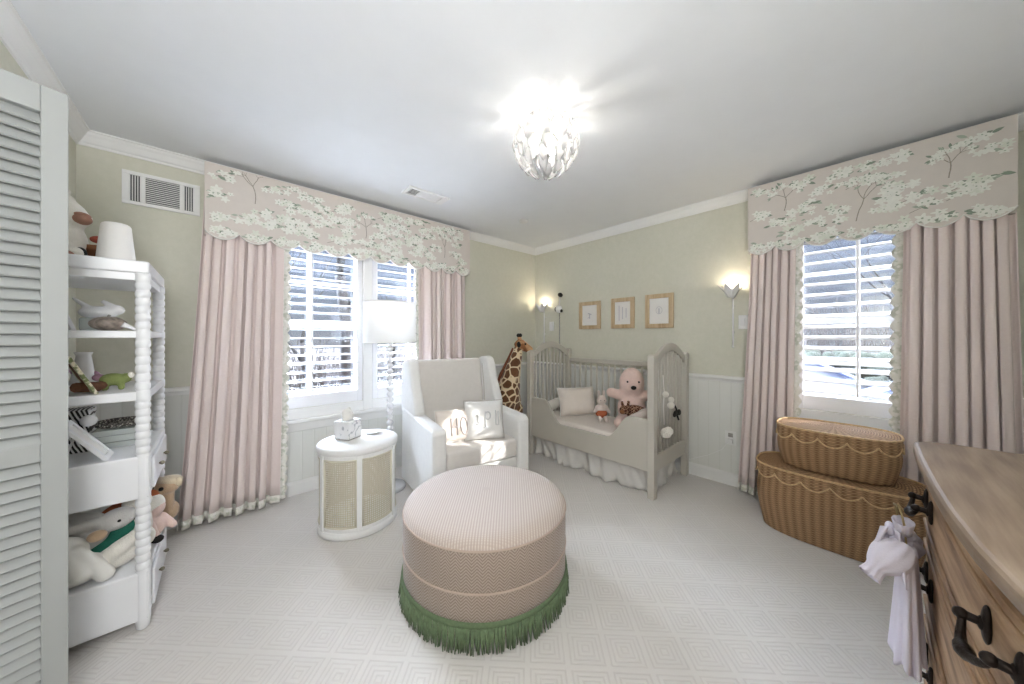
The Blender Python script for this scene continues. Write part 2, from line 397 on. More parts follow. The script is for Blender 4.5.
        if remesh:
            d = o.modifiers.new('remesh', 'REMESH'); d.mode = 'VOXEL'; d.voxel_size = remesh; d.use_smooth_shade = True
            d = o.modifiers.new('smooth', 'SMOOTH'); d.iterations = smooth_it or 6; d.factor = .5
        if bevel: d = o.modifiers.new('bevel', 'BEVEL'); d.width = bevel; d.segments = bseg; d.limit_method = 'ANGLE'; d.angle_limit = math.radians(40)
        if subsurf: d = o.modifiers.new('sub', 'SUBSURF'); d.levels = subsurf; d.render_levels = subsurf
        if kind: o['kind'] = kind
        if label: o['label'] = label
        return o

def thing(name, label, cat, loc=(0, 0, 0), rz=0, group=None, kind=None):
    o = bpy.data.objects.new(name, None); COL.objects.link(o); o.empty_display_size = .1
    o.location = loc; o.rotation_euler = (0, 0, rz)
    if kind: o['kind'] = kind
    else: tag(o, label, cat, group)
    return o
def tag(o, label, cat, group=None):
    o['label'] = label; o['category'] = cat
    if group: o['group'] = group
    return o
def inst(src, parent, loc=(0, 0, 0), rot=(0, 0, 0), scale=(1, 1, 1)):
    c = src.copy(); COL.objects.link(c); c.parent = parent; c.location = loc; c.rotation_euler = rot; c.scale = scale; return c
def struct(o): o['kind'] = 'structure'; return o

# ------------------------------------------------------------------ room shell
W0, E0, S0, N0, H0 = -.60, 3.216, -.62, 3.07, 2.44
T = .16
def wall(name, axis, p0, p1, r0, r1, openings, m='wall', z1=H0):
    b = MB(); xs = sorted({r0, r1, *[q for o in openings for q in o[:2]]}); zs = sorted({0, z1, *[q for o in openings for q in o[2:]]})
    for a, c in zip(xs, xs[1:]):
        for d, e_ in zip(zs, zs[1:]):
            cx, cz = (a+c)/2, (d+e_)/2
            if any(o[0] < cx < o[1] and o[2] < cz < o[3] for o in openings): continue
            if axis == 'x': b.box(a, c, p0, p1, d, e_)
            else: b.box(p0, p1, a, c, d, e_)
    bmesh.ops.remove_doubles(b.bm, verts=b.bm.verts[:], dist=1e-5)
    return struct(b.build(name, m))
WIN1 = (.17, .97, .68, 2.06); WIN2 = (1.05, 1.85, .68, 2.06); WIN3 = (-.27, .38, .72, 2.06)
CL = (.25, 1.62, 0, 2.04)
wall('wall_north', 'x', N0, N0+T, W0-T, E0+T, [WIN1, WIN2])
wall('wall_east', 'y', E0, E0+T, S0-T, N0, [WIN3])
wall('wall_south', 'x', S0-T, S0, W0-T, E0+T, [])
wall('wall_west', 'y', W0-T, W0, S0, N0, [CL])
b = MB(); b.box(W0-.72, W0-.66, .1, 1.8, 0, H0); b.box(W0-.66, W0-T, .1, .16, 0, H0); b.box(W0-.66, W0-T, 1.74, 1.8, 0, H0); struct(b.build('wall_closet', 'white'))
b = MB(); b.box(W0-.75, E0+T, S0-T, N0+T, -.12, 0); struct(b.build('floor', 'carpet'))
b = MB(); b.box(W0-.75, E0+T, S0-T, N0+T, H0, H0+.12); struct(b.build('ceiling', 'ceiling'))

def moulding(name, prof, m='white', skip=None, gaps={}):
    # prof: list of (distance from wall, z); runs along the four walls, mitred
    for nm, f in (('north', lambda d: ((W0+d, N0-d), (E0-d, N0-d))), ('east', lambda d: ((E0-d, N0-d), (E0-d, S0+d))),
                  ('south', lambda d: ((E0-d, S0+d), (W0+d, S0+d))), ('west', lambda d: ((W0+d, S0+d), (W0+d, N0-d)))):
        b = MB(); g = gaps.get(nm); k = 0 if nm in ('north', 'south') else 1
        for part in ((0, 1) if g else (0,)):
            A = []; B = []
            for d, z in prof:
                p, q = f(d)
                if skip and nm == 'west': p = (p[0], skip[1])
                if g:
                    if part == 0: q = (g[0], q[1]) if k == 0 else (q[0], g[0])
                    else: p = (g[1], p[1]) if k == 0 else (p[0], g[1])
                A.append(b.v((*p, z))); B.append(b.v((*q, z)))
            for i in range(len(prof)): b.f([A[i], B[i], B[(i+1) % len(prof)], A[(i+1) % len(prof)]])
            b.f(A); b.f(B[::-1])
        struct(b.build(name+'_'+nm, m))
moulding('trim_crown', [(0, H0-.078), (.009, H0-.078), (.013, H0-.067), (.021, H0-.06), (.038, H0-.032), (.047, H0-.021), (.052, H0-.009), (.06, H0-.007), (.06, H0), (0, H0)])
moulding('trim_chair_rail', [(0, .865), (.012, .868), (.018, .885), (.03, .895), (.03, .905), (.02, .915), (0, .92)], skip=(0, 1.72), gaps={'north': (.06, 1.96), 'east': (.50, -.39)})
moulding('baseboard', [(0, 0), (.016, 0), (.016, .085), (.011, .10), (.006, .108), (0, .11)], skip=(0, 1.72))
def wains():
    z0, z1, t = .1, .87, .007
    def seg(nm, axis, p, r0, r1, ops):
        b = MB(); xs = sorted({r0, r1, *[q for o in ops for q in o[:2]]})
        for a, c in zip(xs, xs[1:]):
            top = z1
            for o in ops:
                if o[0] < (a+c)/2 < o[1]: top = min(top, o[2])
            if axis == 'x': b.box(a, c, min(p), max(p), z0, top)
            else: b.box(min(p), max(p), a, c, z0, top)
        struct(b.build('trim_wainscot_'+nm, 'bead'))
    seg('north', 'x', (N0-t, N0+.001), W0, E0, [(.06, 1.96, .66)]); seg('east', 'y', (E0-t, E0+.001), S0, N0, [(-.38, .49, .66)])
    seg('south', 'x', (S0-.001, S0+t), W0, E0, []); seg('west', 'y', (W0-.001, W0+t), 1.72, N0, [])
wains()

# ------------------------------------------------------------------ windows and shutters (local: x along wall, +y outdoors, z up)
def window(n, loc, rz, ops, case):
    root = thing('window_%d' % n, None, None, loc, rz, kind='structure')
    b = MB(); x0, x1, z0, z1 = case; y0, y1 = -.02, .0
    xs = [x0] + [q for o in ops for q in o[:2]] + [x1]
    for i in range(0, len(xs), 2): b.box(xs[i], xs[i+1], y0, y1, z0, z1)
    for o in ops: b.box(o[0], o[1], y0, y1, o[3], z1); b.box(o[0], o[1], y0, y1, z0, o[2])
    b.build('casing', 'white', root, .003)
    b = MB(); b.box(x0-.03, x1+.03, -.055, 0, z0-.03, z0); b.box(x0, x1, -.022, 0, z0-.10, z0-.03); b.build('sill', 'white', root, .006)
    for o in ops:
        a, c, d, e_ = o; mid = (a+c)/2; zm = d+(e_-d)*.49
        b = MB(); b.box(a, a+.035, .05, .13, d, e_); b.box(c-.035, c, .05, .13, d, e_); b.box(a+.035, c-.035, .05, .13, d, d+.05); b.box(a+.035, c-.035, .05, .13, e_-.04, e_)
        b.box(a+.035, c-.035, .06, .12, zm-.03, zm+.03); b.build('sash', 'white', root, .003)
        b = MB()
        b.box(mid-.011, mid+.011, .075, .105, d+.05, zm-.03); b.box(mid-.011, mid+.011, .075, .105, zm+.03, e_-.04)
        for q in ((d+.05+zm-.03)/2, (e_-.04+zm+.03)/2):
            b.box(a+.035, mid-.011, .075, .105, q-.011, q+.011); b.box(mid+.011, c-.035, .075, .105, q-.011, q+.011)
        b.build('muntin', 'white', root)
        b = MB(); b.box(a+.035, c-.035, .088, .092, d+.05, e_-.04); b.build('pane', 'pane', root)
    return root
window(1, (0, N0, 0), 0, [WIN1, WIN2], (.09, 1.93, .60, 2.14))
# east wall: local x = -v
window(3, (E0, 0, 0), -PI/2, [(-.38, .27, .72, 2.06)], (-.47, .36, .64, 2.14))

def shutter(op, loc, rz, label, tilt=10, pitch=.068):
    a, c, z0, z1 = op; a += .004; c -= .004; z0 += .004; z1 -= .004
    root = thing('plantation_shutter', label, 'shutter', loc, rz, group='plantation shutters')
    b = MB(); st = .045
    b.box(a, a+st, -.014, .016, z0, z1); b.box(c-st, c, -.014, .016, z0, z1); b.box(a+st, c-st, -.014, .016, z0, z0+.10); b.box(a+st, c-st, -.014, .016, z1-.08, z1)
    b.build('frame', 'shutter', root, .003)
    lo, hi = z0+.10, z1-.08; n = int(round((hi-lo)/pitch)); p = (hi-lo)/n
    b = MB(); w = .031; L = c-a-2*st-.006
    prof = [(w*math.cos(t), .0055*math.sin(t)) for t in [2*PI*k/14 for k in range(14)]]
    b.prism([(q[0], q[1]) for q in prof], -L/2, L/2, 'x', True)
    src = b.build('louver', 'shutter', root)
    for i in range(n):
        o = src if i == 0 else inst(src, root)
        o.location = ((a+c)/2, 0, lo+(i+.5)*p); o.rotation_euler = (math.radians(tilt), 0, 0)
    b = MB(); b.box((a+c)/2-.006, (a+c)/2+.006, -.044, -.034, lo+.02, hi-.02); b.build('tilt_rod', 'shutter', root, .002)
    return root
shutter(WIN1, (0, N0, 0), 0, 'white plantation shutter in the window left of the floor lamp', 2, .072)
shutter(WIN2, (0, N0, 0), 0, 'white plantation shutter behind the floor lamp shade, partly behind a curtain', 2, .072)
shutter((-.38, .27, .72, 2.06), (E0, 0, 0), -PI/2, 'white plantation shutter in the window above the wicker baskets', 26, .078)

# ------------------------------------------------------------------ curtains and valances
def curtain(loc, rz, xt0, xt1, xb0, xb1, zt, zb, folds, label, seed, edge=0, amp=.040, yc=-.105):
    root = thing('curtain', label, 'curtain', loc, rz, group='blush curtains')
    rnd = random.Random(seed); ph = [rnd.uniform(-.5, .5) for _ in range(folds+2)]
    def warp(t): k = t*folds; i = int(k); f = k-i; return k + (ph[i]*(1-f)+ph[i+1]*f)*.55
    def P(t, s, off=0):
        # s: 0 top .. 1 bottom
        w = s**1.25; x0 = xt0+(xb0-xt0)*w; x1 = xt1+(xb1-xt1)*w
        k = warp(t)*2*PI; A = amp*(.75+.35*s)
        y = yc + A*(1-2.1*abs(math.sin(k/2+.4*math.sin(k/2)))**.75)*(.8+.3*math.sin(3.1*t*folds+seed)) + .006*math.sin(5*s+9*t); x = x0+(x1-x0)*t + .009*math.sin(2*k)*(1+.2*s)
        return (x, y+off, zt+(zb-zt)*s)
    nu = folds*18
    sb = 1-.055/(zt-zb)
    b = MB(); b.grid(lambda t, s: P(t, s*sb), nu, 26); b.build('panel', 'curtain', root, solid=.004)
    b = MB(); b.grid(lambda t, s: P(t, sb+s*(1-sb)+(.012*abs(math.sin(t*folds*2*PI)) if s == 1 else 0)*.0), nu, 2); b.build('hem_band', 'band', root, solid=.006)
    if edge:
        tt = 1 if edge > 0 else 0; sg = 1 if (xt1 > xt0) == (edge > 0) else -1
        b = MB(); n = 150; L = zt-zb-.02; per = .075
        def E(i, j):
            p = P(tt, i*(1-.01)); d = .028+.02*abs(math.sin(PI*i*L/per)); q = j*d
            return (p[0]+sg*q, p[1]-.002-.01*j, p[2])
        b.grid(E, n*2, 2); b.build('edge_trim', 'band', root, solid=.003)
    return root
curtain((0, N0, 0), 0, -.05, .375, -.18, .345, 2.33, .03, 8, 'pink curtain on the left of the wide window beside the white shelf', 1, edge=1)
curtain((0, N0, 0), 0, 1.445, 1.995, 1.45, 2.01, 2.33, .03, 9, 'pink curtain behind the armchair and floor lamp', 2, edge=-1)
curtain((E0, 0, 0), -PI/2, -.605, -.36, -.70, -.385, 2.33, .03, 6, 'narrow pink curtain left of the wicker baskets', 3, edge=1)
curtain((E0, 0, 0), -PI/2, .15, .505, .125, .545, 2.33, .03, 7, 'wide pink curtain behind the wooden dresser', 4, edge=-1, amp=.052)

def valance(loc, rz, x0, x1, zt, zc, nsc, label, trees, seed, dep=.05):
    root = thing('valance', label, 'valance', loc, rz, group='floral valances')
    rnd = random.Random(seed); L = x1-x0; wsc = L/nsc; yf = -.15
    def zb(x): t = ((x-x0)/wsc) % 1; return zc-dep*math.sin(PI*min(max(t, 0), 1))**.75
    b = MB(); n = nsc*14
    for y in (yf, yf+.018):
        b.grid(lambda i, j: (x0+L*i, y, zb(x0+L*i*.9999)*(1-j)+zt*j), n, 1, smooth=False)
    for (za, xx) in ((0, x0), (0, x1)): b.box(min(xx, xx+(.018 if xx == x0 else -.018)), max(xx, xx+(.018 if xx == x0 else -.018)), yf+.018, -.0, zc-.03, zt)
    b.grid(lambda i, j: (x0+L*i, yf+.018*j, zt), n, 1, smooth=False); b.grid(lambda i, j: (x0+L*i, yf+.018*j, zb(x0+L*i*.9999)), n, 1, smooth=False)
    # printed flowers, leaves and twigs lie on the face
    def poly(pts, y, mi):
        b.mi = mi; b.f([b.v((p[0], y, p[1])) for p in pts]); b.mi = 0
    def ok(x, z, r): return x0+r < x < x1-r and zb(x)+r*.72 < z < zt-r
    def flower(x, z, r, mi):
        if not ok(x, z, r): return
        a0 = rnd.uniform(0, 6); sq = rnd.uniform(.55, 1)
        poly([(x+r*(.74+.26*math.cos(5*t))*math.cos(t+a0), z+r*sq*(.74+.26*math.cos(5*t))*math.sin(t+a0)) for t in [2*PI*k/30 for k in range(30)]], yf-.0016-rnd.uniform(0, .0006), mi)
        if rnd.random() < .5:
            poly([(x+r*.16*math.cos(t), z+r*.16*sq*math.sin(t)) for t in [2*PI*k/8 for k in range(8)]], yf-.0026, 3)
    def leaf(x, z, l, a, mi):
        cx, cz = x+.5*l*math.cos(a), z+.5*l*math.sin(a)
        if not ok(cx, cz, l*.5): return
        w = l*.2; pts = []
        for k in range(11):
            t = k/10; pts.append((x+l*t*math.cos(a)-w*math.sin(PI*t)*math.sin(a), z+l*t*math.sin(a)+w*math.sin(PI*t)*math.cos(a)))
        for k in range(9, 0, -1):
            t = k/10; pts.append((x+l*t*math.cos(a)+w*.8*math.sin(PI*t)*math.sin(a), z+l*t*math.sin(a)-w*.8*math.sin(PI*t)*math.cos(a)))
        poly(pts, yf-.001-rnd.uniform(0, .0005), mi)
    def twig(pts, w):
        for p, q in zip(pts, pts[1:]):
            if not (ok(*p, .004) and ok(*q, .004)): continue
            dx, dz = q[0]-p[0], q[1]-p[1]; l = math.hypot(dx, dz) or 1; nx, nz = -dz/l*w, dx/l*w
            poly([(p[0]+nx, p[1]+nz), (q[0]+nx*.8, q[1]+nz*.8), (q[0]-nx*.8, q[1]-nz*.8), (p[0]-nx, p[1]-nz)], yf-.0007, 5)
    def cluster(x, z, n, s):
        for k in range(n//2+1):
            a = rnd.uniform(0, 6.3); d = rnd.uniform(.2, 1)*s; px, pz = x+d*1.5*math.cos(a), z+d*.7*math.sin(a)
            leaf(px, pz, rnd.uniform(.025, .05), rnd.choice((0, PI))+rnd.uniform(-.6, .6), rnd.choice((3, 3, 4)))
        for k in range(n):
            a = rnd.uniform(0, 6.3); d = rnd.uniform(0, 1)**.7*s*1.15; flower(x+d*1.5*math.cos(a), z+d*.65*math.sin(a), rnd.uniform(.018, .036), rnd.choice((1, 1, 1, 2)))
        if n > 4: leaf(x, z, .05, rnd.uniform(-.5, .5), 4)
    for (tx, tz, s) in trees:
        def grow(x, z, a, l, d):
            pts = [(x, z)]
            for k in range(4):
                a += rnd.uniform(-.22, .22); x += l/4*math.cos(a); z += l/4*math.sin(a); pts.append((x, z))
            twig(pts, .0013+.0008*d)
            if d > 0:
                for da in (-.75, .1, .8): grow(x, z, a+da*rnd.uniform(.7, 1.2), l*.62, d-1)
            else:
                for k in range(2): leaf(x, z, rnd.uniform(.025, .04), a+rnd.uniform(-1, 1), rnd.choice((3, 4)))
                for k in range(2): flower(x+rnd.uniform(-.02, .02), z+rnd.uniform(-.02, .02), rnd.uniform(.012, .02), 1)
        grow(tx, tz, PI/2-.15, .12*s, 2)
    # clusters in staggered rows, thick along the scallops
    k = x0+.06
    while k < x1-.03:
        cluster(k, zc-.008+rnd.uniform(-.012, .02), 9, .05); k += .105
    for row, zz in enumerate((.10, .18, .26, .34, .42)):
        k = x0+.08+.09*(row % 2)
        while k < x1-.04:
            z = zc+zz*(zt-zc)/.48+rnd.uniform(-.025, .025); xx = k+rnd.uniform(-.03, .03)
            if not any(abs(xx-t[0]) < .09 and -.03 < z-t[1] < .2 for t in trees) and rnd.random() < .93:
                cluster(xx, z, rnd.choice((6, 8, 9, 11)), .045)
                if rnd.random() < .5: twig([(xx-.07, z-.03), (xx-.03, z-.012), (xx, z), (xx+.05, z+.012)], .0018)
            k += .135
    b.build('face', ['printbase', 'petal', 'petal2', 'leaf', 'leaf2', 'twig'], root)
    b = MB(); b.tube([(x0+L*i/n, yf-.002, zb(x0+L*i/n*.9999)) for i in range(n+1)], .0045, 6); b.build('welt', 'welt', root)
    b = MB(); b.box(x0+.018, x1-.018, yf+.018, -.0, zt-.02, zt-.003); b.build('top_board', 'welt', root)
    return root
valance((0, N0, 0), 0, -.06, 2.035, 2.40, 1.955, 12, 'long scalloped floral valance over the wide double window', [(.20, 2.19, 1.0), (1.72, 2.06, .9), (.95, 2.1, .8)], 5)
valance((E0, 0, 0), -PI/2, -.64, .515, 2.405, 1.93, 7, 'short scalloped floral valance over the window above the wicker baskets', [(-.06, 2.0, 1.15), (-.42, 2.17, .8), (.30, 2.15, .7)], 9)

# ------------------------------------------------------------------ vents, detector, outlet
def wall_vent():
    root = thing('wall_vent', 'white air return grille high on the green wall beside the valance', 'vent', (-.257, N0, 2.07))
    b = MB(); x = .172; h = .205
    b.box(-x, x, -.012, 0, 0, .022); b.box(-x, x, -.012, 0, h-.022, h)
    for a, c in ((-x, -x+.03), (-.095, -.075), (.075, .095), (x-.03, x)): b.box(a, c, -.012, 0, .022, h-.022)
    b.build('frame', 'white', root, .002)
    b = MB(); b.box(-x+.01, x-.01, -.003, .0, .01, h-.01); b.build('backing', 'slot', root)
    b = MB()
    for k in range(13): b.obox((0, -.007, .03+k*.0122), (.15, .009, .0035), (.6, 0, 0))
    for s in (-1, 1):
        for k in range(5): b.obox((s*.118+(k-2)*.011, -.007, h/2), (.004, .009, h-.05))
    b.build('slat', 'white', root)
wall_vent()
def ceiling_vent():
    root = thing('ceiling_vent', 'white ceiling air register above the long valance', 'vent', (1.30, 2.50, H0))
    b = MB(); b.box(-.18, .18, -.08, -.055, -.012, 0); b.box(-.18, .18, .055, .08, -.012, 0)
    for a, c in ((-.18, -.15), (-.075, -.06), (.12, .18)): b.box(a, c, -.055, .055, -.012, 0)
    b.build('frame', 'white', root, .002)
    b = MB(); b.box(-.16, .16, -.06, .06, -.003, 0); b.build('backing', 'slot', root)
    b = MB()
    for k in range(5): b.obox((-.112, -.045+k*.022, -.006), (.07, .01, .003), (.8, 0, 0))
    for k in range(14): b.obox((-.05+k*.0125, 0, -.007), (.009, .11, .003), (0, .35, 0))
    b.build('slat', 'white', root)
ceiling_vent()
b = MB(); b.M = Matrix.Translation((2.32, 2.38, H0)); b.lathe([(.045, 0), (.045, -.012), (.03, -.022), (.0, -.022)][::-1], n=28)
tag(b.build('smoke_detector', 'white'), 'small round white detector on the ceiling near the back corner', 'detector')
def outlet():
    root = thing('outlet', 'white power outlet with a plug low on the wainscot between crib and curtain', 'outlet', (E0-.007, .789, .34))
    b = MB(); b.box(-.008, 0, -.04, .04, 0, .12); b.build('plate', 'white', root, .003)
    b = MB(); b.box(-.04, -.008, -.02, .02, .02, .055); b.build('plug', 'white', root, .004)
    b = MB(); b.box(-.010, -.008, -.017, .017, .068, .10); b.build('socket', 'silver', root)
outlet()
b = MB(); b.tube([(3.165, .80, .37), (3.16, .84, .30), (3.17, .95, .22), (3.18, 1.08, .15), (3.185, 1.25, .06)], .003, 6)
tag(b.build('power_cord', 'white'), 'thin white cord running from the outlet toward the crib', 'cord')

# ------------------------------------------------------------------ ceiling light
def chandelier():
    L = (1.334, 1.192, H0)
    root = thing('ceiling_light', 'lit flush globe ceiling light of white crystal petals in the room centre', 'ceiling light', L)
    b = MB(); b.lathe([(.0, -.03), (.05, -.03), (.085, -.018), (.09, 0)], n=32); b.build('canopy', 'ceramic', root)
    b = MB(); b.tube([(0, 0, -.03), (0, 0, -.20)], .008, 8); b.ell((0, 0, -.20), .02); b.build('stem', 'steel', root)
    b = MB(); 
    for t in [2*PI*k/6 for k in range(6)]: b.tube([(0, 0, -.06), (.06*math.cos(t), .06*math.sin(t), -.05), (.10*math.cos(t), .10*math.sin(t), -.075)], .004, 6)
    b.build('arm', 'steel', root)
    b = MB()
    def pet(i, j):
        s = j; w = .025*math.sin(PI*min(1, .12+.88*s))**.8*(1 if s < 1 else .05); x = (2*i-1)*w
        return (x, .012*math.sin(PI*s)-.006*(2*i-1)**2, -.085*s+.02)
    b.grid(pet, 4, 8); src = b.build('crystal_petal', 'crystal', root, solid=.004)
    first = True; R = .172
    for ring, (th, n) in enumerate(((46, 9), (68, 12), (90, 13), (110, 12), (130, 10), (152, 6), (173, 3))):
        for k in range(n):
            ph = 2*PI*(k+.5*(ring % 2)+random.uniform(-.18, .18))/n; t = math.radians(th)
            d = Vector((math.sin(t)*math.cos(ph), math.sin(t)*math.sin(ph), math.cos(t)))
            p = d*R; p.z = p.z*.84-.125
            o = src if first else inst(src, root); first = False
            o.location = p; o.rotation_euler = (Euler((math.radians(25-th*.35), 0, ph-PI/2), 'XYZ'))
    for t in [2*PI*k/3 for k in range(3)]:
        b = MB(); b.ell((.055*math.cos(t), .055*math.sin(t), -.155), (.014, .014, .022)); b.build('bulb', 'bulb', root)
    for t in [2*PI*k/3 for k in range(3)]:
        o = lamp('ceiling_light_glow', 'POINT', (L[0]+.055*math.cos(t), L[1]+.055*math.sin(t), L[2]-.128), CEIL_W/3, (1, .94, .86), shadow_soft_size=.007)
CEIL_W = 1.6
chandelier()

# ------------------------------------------------------------------ wall sconces, switches, pictures
def sconce(v, label):
    root = thing('wall_sconce', label, 'sconce', (E0, v, 1.17), group='tulip wall sconces')
    b = MB(); b.tube([(-.03, 0, 0), (-.03, 0, .42)], .007, 8); b.ell((-.03, 0, 0), .010); b.tube([(-.03, 0, .12), (0, 0, .12)], .006, 6); b.tube([(-.03, 0, .34), (0, 0, .34)], .006, 6); b.build('stem', 'ceramic', root)
    b = MB()
    def pt(i, j):
        w = .031*math.sin(PI*(.16+.84*j)); a = (2*i-1)
        return (a*w, .014+.036*math.sin(PI*.55*j)+.046*j*j-.008*a*a*math.sin(PI*j), .112*j)
    b.grid(pt, 6, 8); src = b.build('petal', 'ceramic', root, solid=.003)
    for k in range(6):
        o = src if k == 0 else inst(src, root)
        o.location = (-.08, 0, .405); o.rotation_euler = (0, 0, 2*PI*k/6+.3)
    b = MB(); b.lathe([(.006, .40), (.022, .412), (.024, .425), (.0, .43)], (-.045, 0), 16); b.build('cup', 'ceramic', root)
    b = MB(); b.ell((-.055, 0, .445), (.010, .010, .016)); b.build('bulb', 'bulb', root)
    lamp('sconce_glow', 'POINT', (E0-.055, v, 1.17+.485), SCON_W, (1, .86, .66), shadow_soft_size=.015)
SCON_W = .42
sconce(.767, 'white tulip wall sconce between the crib and the right curtain')
sconce(2.88, 'white tulip wall sconce in the corner behind the giraffe')
def switch(v, z, label):
    root = thing('dimmer_switch', label, 'switch', (E0, v, z), group='sconce dimmers')
    b = MB(); b.box(-.022, 0, -.032, .032, 0, .115); b.build('plate', 'white', root, .004)
    b = MB(); b.box(-.028, -.022, -.012, .012, .03, .085); b.build('rocker', 'ceramic', root, .002)
switch(.70, 1.315, 'white switch box beside the right tulip sconce')
switch(2.765, 1.33, 'white switch box beside the corner tulip sconce')
def picture(v0, v1, z0, z1, label, kind):
    root = thing('picture_frame', label, 'picture', (E0, (v0+v1)/2, z0), group='pictures above the crib')
    w = abs(v1-v0)/2; h = z1-z0; f = .042
    b = MB(); b.box(-.024, 0, -w, w, 0, f); b.box(-.024, 0, -w, w, h-f, h); b.box(-.024, 0, -w, -w+f, f, h-f); b.box(-.024, 0, w-f, w, f, h-f); b.build('frame', 'pine', root, .003)
    b = MB(); b.box(-.012, -.001, -w+f-.002, w-f+.002, f-.002, h-f+.002)
    b.build('print', 'paper', root)
    b = MB()
    if kind == 0: b.obox((-.0125, 0, h*.55), (.002, .05, .012), (.3, 0, 0)); b.obox((-.0125, .0, h*.47), (.002, .012, .06)); b.obox((-.0125, .01, h*.42), (.002, .04, .006), (-.4, 0, 0))
    elif kind == 1:
        for k in range(3): b.obox((-.0125, .04-.04*k, h*.5), (.002, .008, .16-.03*k))
    else: b.tube([(-.0125, .03*math.cos(t), h*.52+.035*math.sin(t)) for t in [2*PI*k/16 for k in range(16)]], .002, 5, True); b.obox((-.0125, 0, h*.5), (.002, .01, .05))
    b.build('drawing', 'ink', root)
picture(2.331, 2.044, 1.343, 1.66, 'small knotty wood picture frame, leftmost above the crib', 0)
picture(1.906, 1.641, 1.343, 1.668, 'wood picture frame in the middle of the row above the crib', 1)
picture(1.524, 1.251, 1.338, 1.672, 'wood picture frame nearest the crib head, rightmost above the crib', 2)

# ------------------------------------------------------------------ louvered closet door
def closet_door():
    a = math.atan2(-.388, -.922)
    root = thing('door_1', None, None, (-.36, 1.753, 0), a, kind='structure')
    w = .285; t = .016; st = .052; z1 = 2.03
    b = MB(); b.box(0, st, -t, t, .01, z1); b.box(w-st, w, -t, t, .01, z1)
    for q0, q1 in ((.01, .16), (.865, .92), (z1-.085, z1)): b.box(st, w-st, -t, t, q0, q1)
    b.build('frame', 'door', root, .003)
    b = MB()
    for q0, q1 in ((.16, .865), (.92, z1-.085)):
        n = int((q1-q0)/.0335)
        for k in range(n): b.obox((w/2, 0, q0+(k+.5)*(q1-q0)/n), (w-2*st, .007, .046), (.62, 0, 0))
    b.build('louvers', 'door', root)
closet_door()
b = MB(); b.box(W0, W0+.014, CL[1], CL[1]+.08, 0, 2.12); b.box(W0, W0+.014, CL[0]-.08, CL[0], 0, 2.12); b.box(W0, W0+.014, CL[0], CL[1], 2.04, 2.12); struct(b.build('trim_closet', 'white', bevel=.004))

# ------------------------------------------------------------------ etagere
ET = (-.40, 2.355)
def etagere():
    root = thing('etagere', 'white bobbin-post shelf unit beside the louvered door', 'shelf', (*ET, 0))
    x, y = .185, .275
    b = MB(); b.box(-x, x, -y, y, 1.522, 1.573); b.build('top', 'etagere', root, .006)
    b = MB(); b.box(-x+.012, x-.012, -y+.012, y-.012, 1.49, 1.522); b.build('top_apron', 'etagere', root, .003)
    for z0, z1 in ((1.246, 1.276), (.98, 1.017)):
        b = MB(); b.box(-x+.004, x-.004, -y+.004, y-.004, z0, z1); b.build('shelf', 'etagere', root, .004)
    b = MB(); b.box(-x, x, -y, y, .563, .743); b.build('drawer_box', 'etagere', root, .005)
    b = MB(); b.box(-x, x, -y, y, .045, .249); b.build('bottom_box', 'etagere', root, .005)
    for z0, z1 in ((.585, .722), (.07, .225)):
        b = MB(); b.box(x, x+.012, -y+.05, y-.05, z0, z1); d = b.build('drawer_front', 'etagere', root, .004)
        for yy in (-.09, .09):
            b = MB(); b.tube([(x+.012, yy, (z0+z1)/2), (x+.02, yy, (z0+z1)/2)], .004, 8); b.ell((x+.023, yy, (z0+z1)/2), .009); b.build('knob', 'knob', d)
    prof = []
    def bob(z0, z1):
        n = max(3, int((z1-z0)/.032)); p = (z1-z0)/n
        for k in range(n):
            for q, r in ((0, .0200), (.08, .0206), (.2, .0228), (.5, .0240), (.8, .0228), (.92, .0206)): prof.append((r, z0+(k+q)*p))
    prof += [(.012, 0), (.02, .008), (.022, .03), (.024, .045), (.024, .249)]; bob(.255, .558); prof += [(.024, .563), (.024, .743)]; bob(.75, .975); prof += [(.024, .98), (.024, 1.017)]; bob(1.022, 1.24); prof += [(.024, 1.246), (.024, 1.276)]; bob(1.282, 1.485); prof += [(.024, 1.49), (.024, 1.522)]
    b = MB(); b.lathe(prof, n=16); src = b.build('bobbin_post', 'etagere', root)
    for k, (sx, sy) in enumerate(((1, -1), (1, 1), (-1, -1), (-1, 1))):
        o = src if k == 0 else inst(src, root); o.location = (sx*(x-.02), sy*(y-.02), 0)
etagere()

# ------------------------------------------------------------------ plush helper
def plush(parent, name, parts, m, vox=.008, it=6):
    b = MB()
    for q in parts:
        if q[0] == 'e': b.ell(q[1], q[2], q[3] if len(q) > 3 else (0, 0, 0))
        else: # capsule chain
            pts = [Vector(p) for p in q[1]]; rs = q[2] if isinstance(q[2], (list, tuple)) else [q[2]]*len(pts)
            out = []; orr = []
            for i in range(len(pts)-1):
                for k in range(8):
                    f = k/8; out.append(pts[i].lerp(pts[i+1], f)); orr.append(rs[i]*(1-f)+rs[i+1]*f)
            out.append(pts[-1]); orr.append(rs[-1]); b.tube(out, orr, 14); b.ell(pts[0], rs[0]); b.ell(pts[-1], rs[-1])
    return b.build(name, m, parent, remesh=vox, smooth_it=it)
def balls(parent, name, cs, r, m):
    for c in cs:
        b = MB(); b.ell(c, r, nu=12, nv=8); b.build(name, m, parent)

